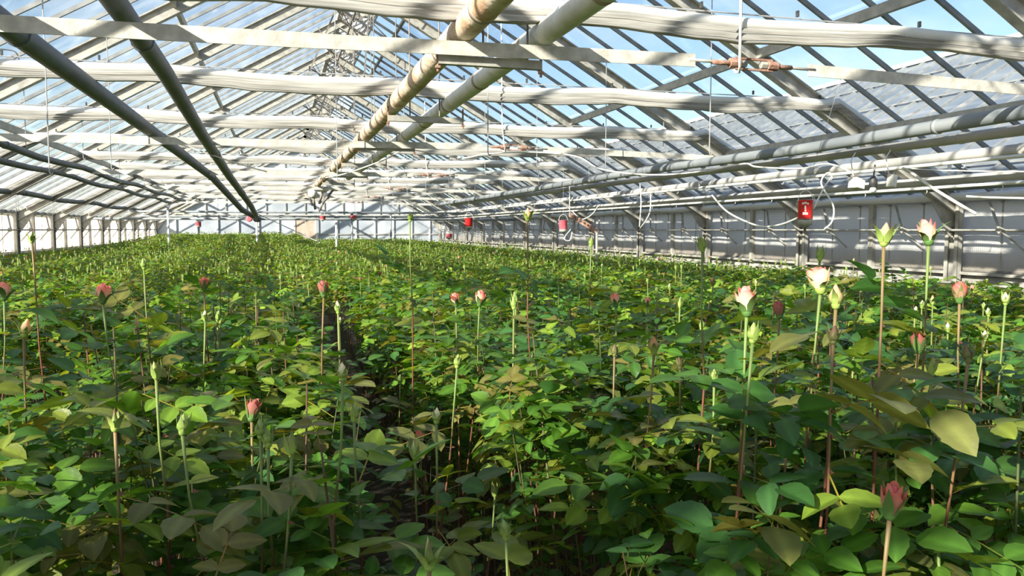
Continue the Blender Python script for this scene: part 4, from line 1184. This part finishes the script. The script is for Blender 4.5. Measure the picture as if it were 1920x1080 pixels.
# ------------------------------------------------------------------ the far mass of foliage: one object
def far_foliage():
    g = np.random.default_rng(5)
    xs, ys, zs, sz = [], [], [], []
    for (ya, yb_, dens, size) in ((FAR_Y - 0.2, 14, 1150, 0.055), (14, 22, 620, 0.062), (22, 40.6, 330, 0.080)):
        n = int((XR - XL - 1.2) * (yb_ - ya) * dens)
        x = g.uniform(XL + 0.55, XR - 0.55, n); y = g.uniform(ya, yb_, n)
        dx = x * math.cos(YAW) - y * math.sin(YAW); dz = x * math.sin(YAW) + y * math.cos(YAW)
        u = (x - 0.42) % 1.4; gap = np.minimum(u, 1.4 - u)
        keep = (np.abs(dx) < dz * 0.66 + 0.5)
        x, y = x[keep], y[keep]
        xs.append(x); ys.append(y); sz.append(np.full(len(x), size))
    # side area beyond the individual bushes
    n = 26000
    x = g.uniform(3.5, XR - 0.55, n); y = g.uniform(2.5, FAR_Y, n)
    d = np.hypot(x, y); u = (x - 0.42) % 1.4; gap = np.minimum(u, 1.4 - u)
    keep = (d > spots[-1][0] - 0.1) & (gap > 0.10)
    xs.append(x[keep]); ys.append(y[keep]); sz.append(np.full(keep.sum(), 0.055))
    x, y, s = np.concatenate(xs), np.concatenate(ys), np.concatenate(sz)
    n = len(x)
    top = np.array([canopy(a, b) for a, b in zip(x, y)])
    u = (x - 0.42) % 1.4; gap = np.minimum(u, 1.4 - u)
    top -= np.clip(0.30 - gap, 0, 1) * 0.30
    z = top - g.random(n) ** 1.4 * 0.34 + np.where(g.random(n) < 0.06, g.uniform(0, 0.14, n), 0)
    yaw = g.uniform(0, 2 * math.pi, n); pt = g.uniform(-0.7, 0.7, n); ro = g.uniform(-0.6, 0.6, n)
    Ld = np.stack([-np.sin(yaw) * np.cos(pt), np.cos(yaw) * np.cos(pt), np.sin(pt)], 1)
    Sd = np.stack([np.cos(yaw) * np.cos(ro), np.sin(yaw) * np.cos(ro), np.sin(ro)], 1)
    bud = g.random(n) < 0.014
    z = np.where(bud, top + g.uniform(0.0, 0.12, n), z)
    Ld[bud] = (0, 0, 1); Sd[bud] = (math.cos(YAW), -math.sin(YAW), 0)
    Nn = np.cross(Sd, Ld)
    c = np.stack([x, y, z], 1); s = (s * g.uniform(0.75, 1.25, n))[:, None]
    v0 = c - Ld * s * 0.5
    Sd = Sd * np.where(bud, 0.45, 1.0)[:, None]
    v1 = c + Sd * s * 0.36 + Nn * s * 0.08; v2 = c + Ld * s * 0.55; v3 = c - Sd * s * 0.36 + Nn * s * 0.08
    V = np.stack([v0, v1, v2, v3], 1).reshape(-1, 3)
    me = bpy.data.meshes.new('rose_foliage')
    me.vertices.add(4 * n); me.vertices.foreach_set('co', V.astype(np.float32).ravel())
    F = (np.arange(n)[:, None] * 4 + np.array([0, 1, 2, 0, 2, 3])).ravel()
    me.loops.add(6 * n); me.loops.foreach_set('vertex_index', F.astype(np.int32))
    me.polygons.add(2 * n); me.polygons.foreach_set('loop_start', np.arange(2 * n, dtype=np.int32) * 3)
    me.update(calc_edges=True)
    G = np.array(GREENS + [GREENS[5], GREENS[5], GREENS[6], GREENS[6], GREENS[4], GREENS[4], (0.20, 0.13, 0.06), (0.16, 0.16, 0.05)])
    col = G[g.integers(0, len(G), n)] * g.uniform(0.85, 1.25, n)[:, None]
    col[bud] = np.array((0.24, 0.31, 0.08)) * g.uniform(0.7, 1.2, bud.sum())[:, None]
    col4 = np.concatenate([np.repeat(col, 4, 0), np.ones((4 * n, 1))], 1)
    a = me.color_attributes.new('tint', 'FLOAT_COLOR', 'POINT'); a.data.foreach_set('color', col4.astype(np.float32).ravel())
    me.materials.append(M['leaf'])
    o = link('rose_foliage', me)
    tag(o, 'dense mass of rose foliage filling the far beds to the end wall', 'foliage', None, 'stuff')
far_foliage()

# ------------------------------------------------------------------ rose stems with buds
PINK, ROSE, CREAM, PEACH = (0.85, 0.28, 0.26), (0.62, 0.05, 0.09), (0.88, 0.80, 0.60), (0.86, 0.48, 0.30)
LIME, GRN, OLV = (0.30, 0.42, 0.09), (0.10, 0.20, 0.05), (0.16, 0.17, 0.06)
def lerp3(a, b, t): return tuple(x + (y - x) * t for x, y in zip(a, b))
def petal_sheet(mb, ang, r0, r1, h, w, curl, c0, c1, n=5, m=5):
    vs, cs = [], []
    for j in range(m + 1):
        v = j / m
        rad = r0 + (r1 - r0) * math.sin(min(1.0, v * 1.25) * math.pi / 2) + curl * max(0, v - 0.7)
        z = h * v - curl * 0.4 * max(0, v - 0.8)
        for i in range(n + 1):
            u = i / n - 0.5
            ww = w * (0.55 + 0.65 * math.sin(math.pi * min(1, 0.15 + v * 0.75)))
            a = ang + u * ww
            zz = z - (abs(u) * 2) ** 2.2 * h * 0.22 * v
            vs.append((math.cos(a) * rad, math.sin(a) * rad, zz))
            cs.append(lerp3(c0, c1, v ** 1.6))
    fs = [(j * (n + 1) + i, j * (n + 1) + i + 1, (j + 1) * (n + 1) + i + 1, (j + 1) * (n + 1) + i) for j in range(m) for i in range(n)]
    mb.add(vs, fs, cs)
def sepal_mb(L, ang, out, col, tip):
    mb = MB(); vs, cs = [], []
    d = Vector((math.cos(ang), math.sin(ang), 0)); s = Vector((-d.y, d.x, 0))
    prof = [(0, 0.20), (0.25, 0.30), (0.5, 0.22), (0.75, 0.10), (1.0, 0.012)]
    r0 = 0.32 * L
    for t, w in prof:
        rad = 0.30 * L * 0.6 + 0.12 * L * math.sin(t * 2.2) + out * L * t * t
        z = L * t * (1 - 0.55 * out * t)
        for k in (-1, 0, 1):
            vs.append(d * (rad + (0.0 if k else 0.02 * L)) + s * (k * w * L * 0.5) + Vector((0, 0, z)))
            cs.append(lerp3(col, tip, t))
    fs = []
    for i in range(4):
        b = 3 * i
        fs += [(b, b + 1, b + 4, b + 3), (b + 1, b + 2, b + 5, b + 4)]
    return mb.add(vs, fs, cs)
def rose_head(root, top, w, kind, rr, axis=None, merged=False):
    """flower head of width w standing on top; kind: open, pink, green, slim, brown, shoot"""
    w = w * HEADSCALE
    tilt = Euler((R_(rr.uniform(-10, 10)), R_(rr.uniform(-10, 10)), rr.uniform(0, 6.28)))
    r = w / 2
    hip_c = {'brown': OLV}.get(kind, GRN if kind in ('pink', 'red', 'dark') else LIME)
    def put(name, mb, mat, par=root):
        o = mb.build(name, mat, par, True, True)
        if par is root:
            o.location = top; o.rotation_euler = tilt
        return o
    hip = MB().lathe([(r * 0.16, -r * 0.55), (r * 0.40, -r * 0.42), (r * 0.52, -r * 0.05), (r * 0.50, r * 0.15), (r * 0.3, r * 0.25)], (0, 0, 0), 10, hip_c)
    put('calyx', hip, M['stem'])
    bl = MB()
    if kind == 'open':
        c0, c1 = CREAM, (0.92, 0.66, 0.55)
        for k in range(5): petal_sheet(bl, k * 1.257, r * 0.40, r * 1.02, r * 2.0, 1.5, r * 0.22, c0, c1)
        for k in range(4): petal_sheet(bl, k * 1.57 + 0.5, r * 0.30, r * 0.72, r * 2.12, 1.7, 0, (0.92, 0.80, 0.62), PINK)
        for k in range(3): petal_sheet(bl, k * 2.1 + 0.2, r * 0.2, r * 0.42, r * 2.15, 2.2, -r * 0.1, CREAM, PINK)
    elif kind in ('pink', 'red', 'dark'):
        c0, c1 = {'pink': (CREAM, (0.84, 0.26, 0.26)), 'red': ((0.60, 0.36, 0.24), (0.62, 0.16, 0.15)), 'dark': ((0.35, 0.20, 0.12), (0.45, 0.12, 0.12))}[kind]
        for k in range(4): petal_sheet(bl, k * 1.57, r * 0.42, r * 0.92, r * 2.05, 1.9, r * 0.10, c0, c1)
        for k in range(3): petal_sheet(bl, k * 2.09 + 0.6, r * 0.34, r * 0.62, r * 2.45, 2.4, -r * 0.2, c0, c1)
        bl.lathe([(r * 0.4, 0), (r * 0.55, r * 0.8), (r * 0.42, r * 1.7), (r * 0.12, r * 2.3)], (0, 0, 0), 9, [c0, c0, c1, c1])
    elif kind == 'shoot':
        bl.lathe([(r * 0.3, 0), (r * 0.45, r * 0.6), (r * 0.2, r * 1.6), (r * 0.03, r * 2.4)], (0, 0, 0), 8, [LIME, LIME, OLV, (0.35, 0.12, 0.08)])
    else:
        a, b = {'green': (LIME, (0.34, 0.42, 0.14)), 'slim': (LIME, (0.40, 0.40, 0.14)), 'peach': ((0.40, 0.42, 0.16), PEACH), 'brown': (OLV, (0.20, 0.10, 0.06)), 'cream': (LIME, CREAM)}[kind]
        hgt = 2.5 if kind != 'slim' else 3.2
        bl.lathe([(r * 0.42, 0), (r * 0.82, r * 0.55), (r * 0.80, r * 1.1), (r * 0.50, r * hgt * 0.66), (r * 0.22, r * hgt * 0.88), (r * 0.04, r * hgt)], (0, 0, 0), 10, [a, a, lerp3(a, b, .4), lerp3(a, b, .8), b, b])
    put('bloom' if kind in ('open', 'pink') else 'bud', bl, M['petal'])
    if merged: ns = 5
    spread = {'open': 0.95, 'pink': 0.75, 'red': 0.25, 'dark': 0.15, 'green': 0.12, 'slim': 0.05, 'peach': 0.55, 'brown': 0.3, 'cream': 0.3, 'shoot': 0.6}[kind]
    Ls = w * (0.95 if kind == 'open' else 1.3 if kind != 'slim' else 1.8)
    if merged:
        mb = MB()
        for k in range(5):
            m2 = sepal_mb(Ls, k * 1.257 + 0.3, spread, hip_c, GRN); mb.add(m2.v, m2.f, m2.c)
        put('sepals', mb, M['stem'])
    else:
        for k in range(5):
            put('sepal', sepal_mb(Ls * rr.uniform(0.85, 1.2), k * 1.257 + rr.uniform(0, .4), spread * rr.uniform(0.5, 1.4), hip_c, lerp3(GRN, (0.3, 0.14, 0.08), rr.random() * 0.5)), M['stem'])

def rose_stem(c, w, kind, lab, rr, nleaf=4, lean=None, group=None, upleaf=0.10, big=False):
    """c = position of the bud base"""
    lean = lean if lean is not None else Vector((rr.uniform(-.05, .05), rr.uniform(-.02, .05), 0))
    base = Vector((c.x + lean.x * 2, c.y + lean.y * 2 + 0.02, 0))
    root = empty('rose', base); tag(root, lab, 'rose', group)
    top = c - base
    P_ = [Vector((0, 0, 0)), Vector((0, 0, 0)).lerp(top, 0.5) + Vector((rr.uniform(-.03, .03), 0, 0)),
          top * 0.80 + Vector((rr.uniform(-.012, .012), rr.uniform(-.012, .012), 0)) + Vector((0, 0, top.z * 0.02)), top * 0.92, top]
    red = (0.17, 0.065, 0.04); grn = (0.16, 0.22, 0.06)
    hi = grn if kind in ('open', 'pink', 'green', 'cream', 'slim') else (0.20, 0.14, 0.06)
    k = w / 0.03
    MB().tube(P_, [0.0036, 0.0030, 0.0025, 0.0022, 0.0022 + 0.0012 * k], 7, True, [red, red, red, hi, hi]).build('stem', M['stem'], root, True, True)
    rose_head(root, top + Vector((0, 0, w * 0.25)), w, kind, rr)
    for i in range(nleaf):
        t = 0.985 - (upleaf + 0.062 * i + rr.uniform(0, 0.03)) / top.z
        q = P_[2].lerp(P_[4], (t - 0.8) / 0.2) if t > 0.8 else P_[1].lerp(P_[2], (t - 0.5) / 0.3)
        me = BIGLEAF[rr.randrange(8)]
        o = link('leaf', me, root)
        s = rr.uniform(0.85, 1.15) * (1.15 if big else 1)
        o.matrix_local = Matrix.Translation(q) @ orient(rr, rr.uniform(0, 6.28), R_(rr.uniform(-15, 40)), R_(rr.uniform(-25, 25))) @ Matrix.Diagonal((s, s, s, 1))
        if i == 0 or rr.random() < 0.4:                   # thorn
            MB().add([q + Vector((0.002, -0.003, 0)), q + Vector((0.002, 0.003, 0)), q + Vector((0.002, 0, 0.008)), q + Vector((0.012, 0, 0.001))], [(0, 1, 3), (1, 2, 3), (2, 0, 3)], red).build('thorn', M['stem'], root, True)
    return root

rh = random.Random(21)
for (px, py, wp, kind, lab) in HERO:
    c, w, D = hero_place(px, py, wp, kind)
    ln = None
    nl = 6
    if py < 480: nl = 7
    rose_stem(c, w, kind, lab, rh, nl, ln, None, 0.13 if py < 520 else 0.085, big=D < 2.0)

# tall leafy shoots without a bud that rise above the near canopy
rs_ = random.Random(5)
def shoot(x, y, zt, lab, grp, rr, nleaf=8):
    root = empty('leafy_shoot', (x, y, 0)); tag(root, lab, 'rose shoot', grp)
    P_ = [Vector((0, 0, 0)), Vector((rr.uniform(-.03, .03), 0, zt * 0.55)), Vector((rr.uniform(-.05, .05), rr.uniform(-.05, .05), zt))]
    MB().tube(P_, [0.0045, 0.0038, 0.002], 6, True, STEMC[rr.randrange(4)]).build('stem', M['stem'], root, True, True)
    for i in range(nleaf):
        t = 1 - (0.0 + 0.055 * i) / zt
        q = P_[1].lerp(P_[2], (t - 0.55) / 0.45) if t > 0.55 else P_[0].lerp(P_[1], t / 0.55)
        s = rr.uniform(0.8, 1.2) * (0.75 if i == 0 else 1.0)
        o = link('leaf', BIGLEAF[rr.randrange(8)] if rr.random() < 0.65 else LEAFMESH[rr.randrange(20)], root)
        o.matrix_local = Matrix.Translation(q) @ orient(rr, i * 2.4 + rr.uniform(-.4, .4), R_(rr.uniform(-12, 42)), R_(rr.uniform(-25, 25))) @ Matrix.Diagonal((s, s, s, 1))
cnt = 0
while cnt < 70:
    y = rs_.uniform(0.95, 4.6); x = rs_.uniform(-1.6, 4.2)
    if not in_view(x, y, -0.1) or bed_of(x) < 0.22: continue
    d = math.hypot(x, y)
    if d < 1.15: continue
    zt = canopy(x, y) + rs_.uniform(0.03, 0.13)
    side = 'left' if x < 0.42 else 'right'
    dist = 'close by' if d < 2.4 else 'further in'
    shoot(x, y, zt, near_label('budless leafy shoot', x, y) or f'budless leafy rose shoot standing above the bed {side} of the path, {dist}', f'leafy shoots {side} of the path, {dist}', rs_)
    cnt += 1

# scattered small buds over the beds: shared prototypes
def bud_proto(kind, h, w, seed):
    rr = random.Random(seed)
    root = empty('rose', (0, 0, 0)); tag(root, 'x', 'rose')
    top = Vector((0, 0, h))
    hi = (0.19, 0.24, 0.07)
    MB().tube([Vector((0.03, 0, 0)), Vector((0, 0.01, h * 0.6)), top], [0.0045, 0.0040, 0.0035], 5, True, [(0.22, 0.09, 0.05), (0.22, 0.12, 0.06), hi]).build('stem', M['stem'], root, True, True)
    rose_head(root, top + Vector((0, 0, w * 0.2)), w, kind, rr, merged=True)
    return root
PR = [bud_proto('green', 1.3, 0.022, 1), bud_proto('slim', 1.3, 0.018, 2), bud_proto('cream', 1.3, 0.022, 3), bud_proto('pink', 1.3, 0.028, 4), bud_proto('peach', 1.3, 0.024, 5), bud_proto('dark', 1.3, 0.024, 6)]
WORD = ['green', 'slim green', 'cream', 'pink', 'peach', 'dusky']
rb = random.Random(33)
cnt = 0
usedp = set()
while cnt < 230:
    y = 2.4 + (rb.random() ** 1.3) * 15; x = rb.uniform(-3.8, 7.3)
    if not in_view(x, y, -0.2) or bed_of(x) < 0.2: continue
    k = rb.choices(range(6), (30, 26, 22, 7, 8, 7))[0]
    o = PR[k] if k not in usedp else copy_tree(PR[k]); usedp.add(k)
    zt = canopy(x, y) + rb.uniform(-0.04, 0.11)
    o.location = (x, y, 0); o.scale = (1, 1, zt / 1.3)
    o.rotation_euler = (0, 0, rb.uniform(0, 6.28))
    side = 'left' if x < 0.42 else 'right'
    dist = 'in the nearer rows' if y < 6 else 'in the middle rows' if y < 11 else 'in the far rows'
    tag(o, (near_label(f'small {WORD[k]} rosebud', x, y) if y < 5.5 else None) or f'small {WORD[k]} rosebud on a thin stem {side} of the path, {dist}', 'rose', f'small {WORD[k]} buds {side} of the path, {dist}')
    cnt += 1
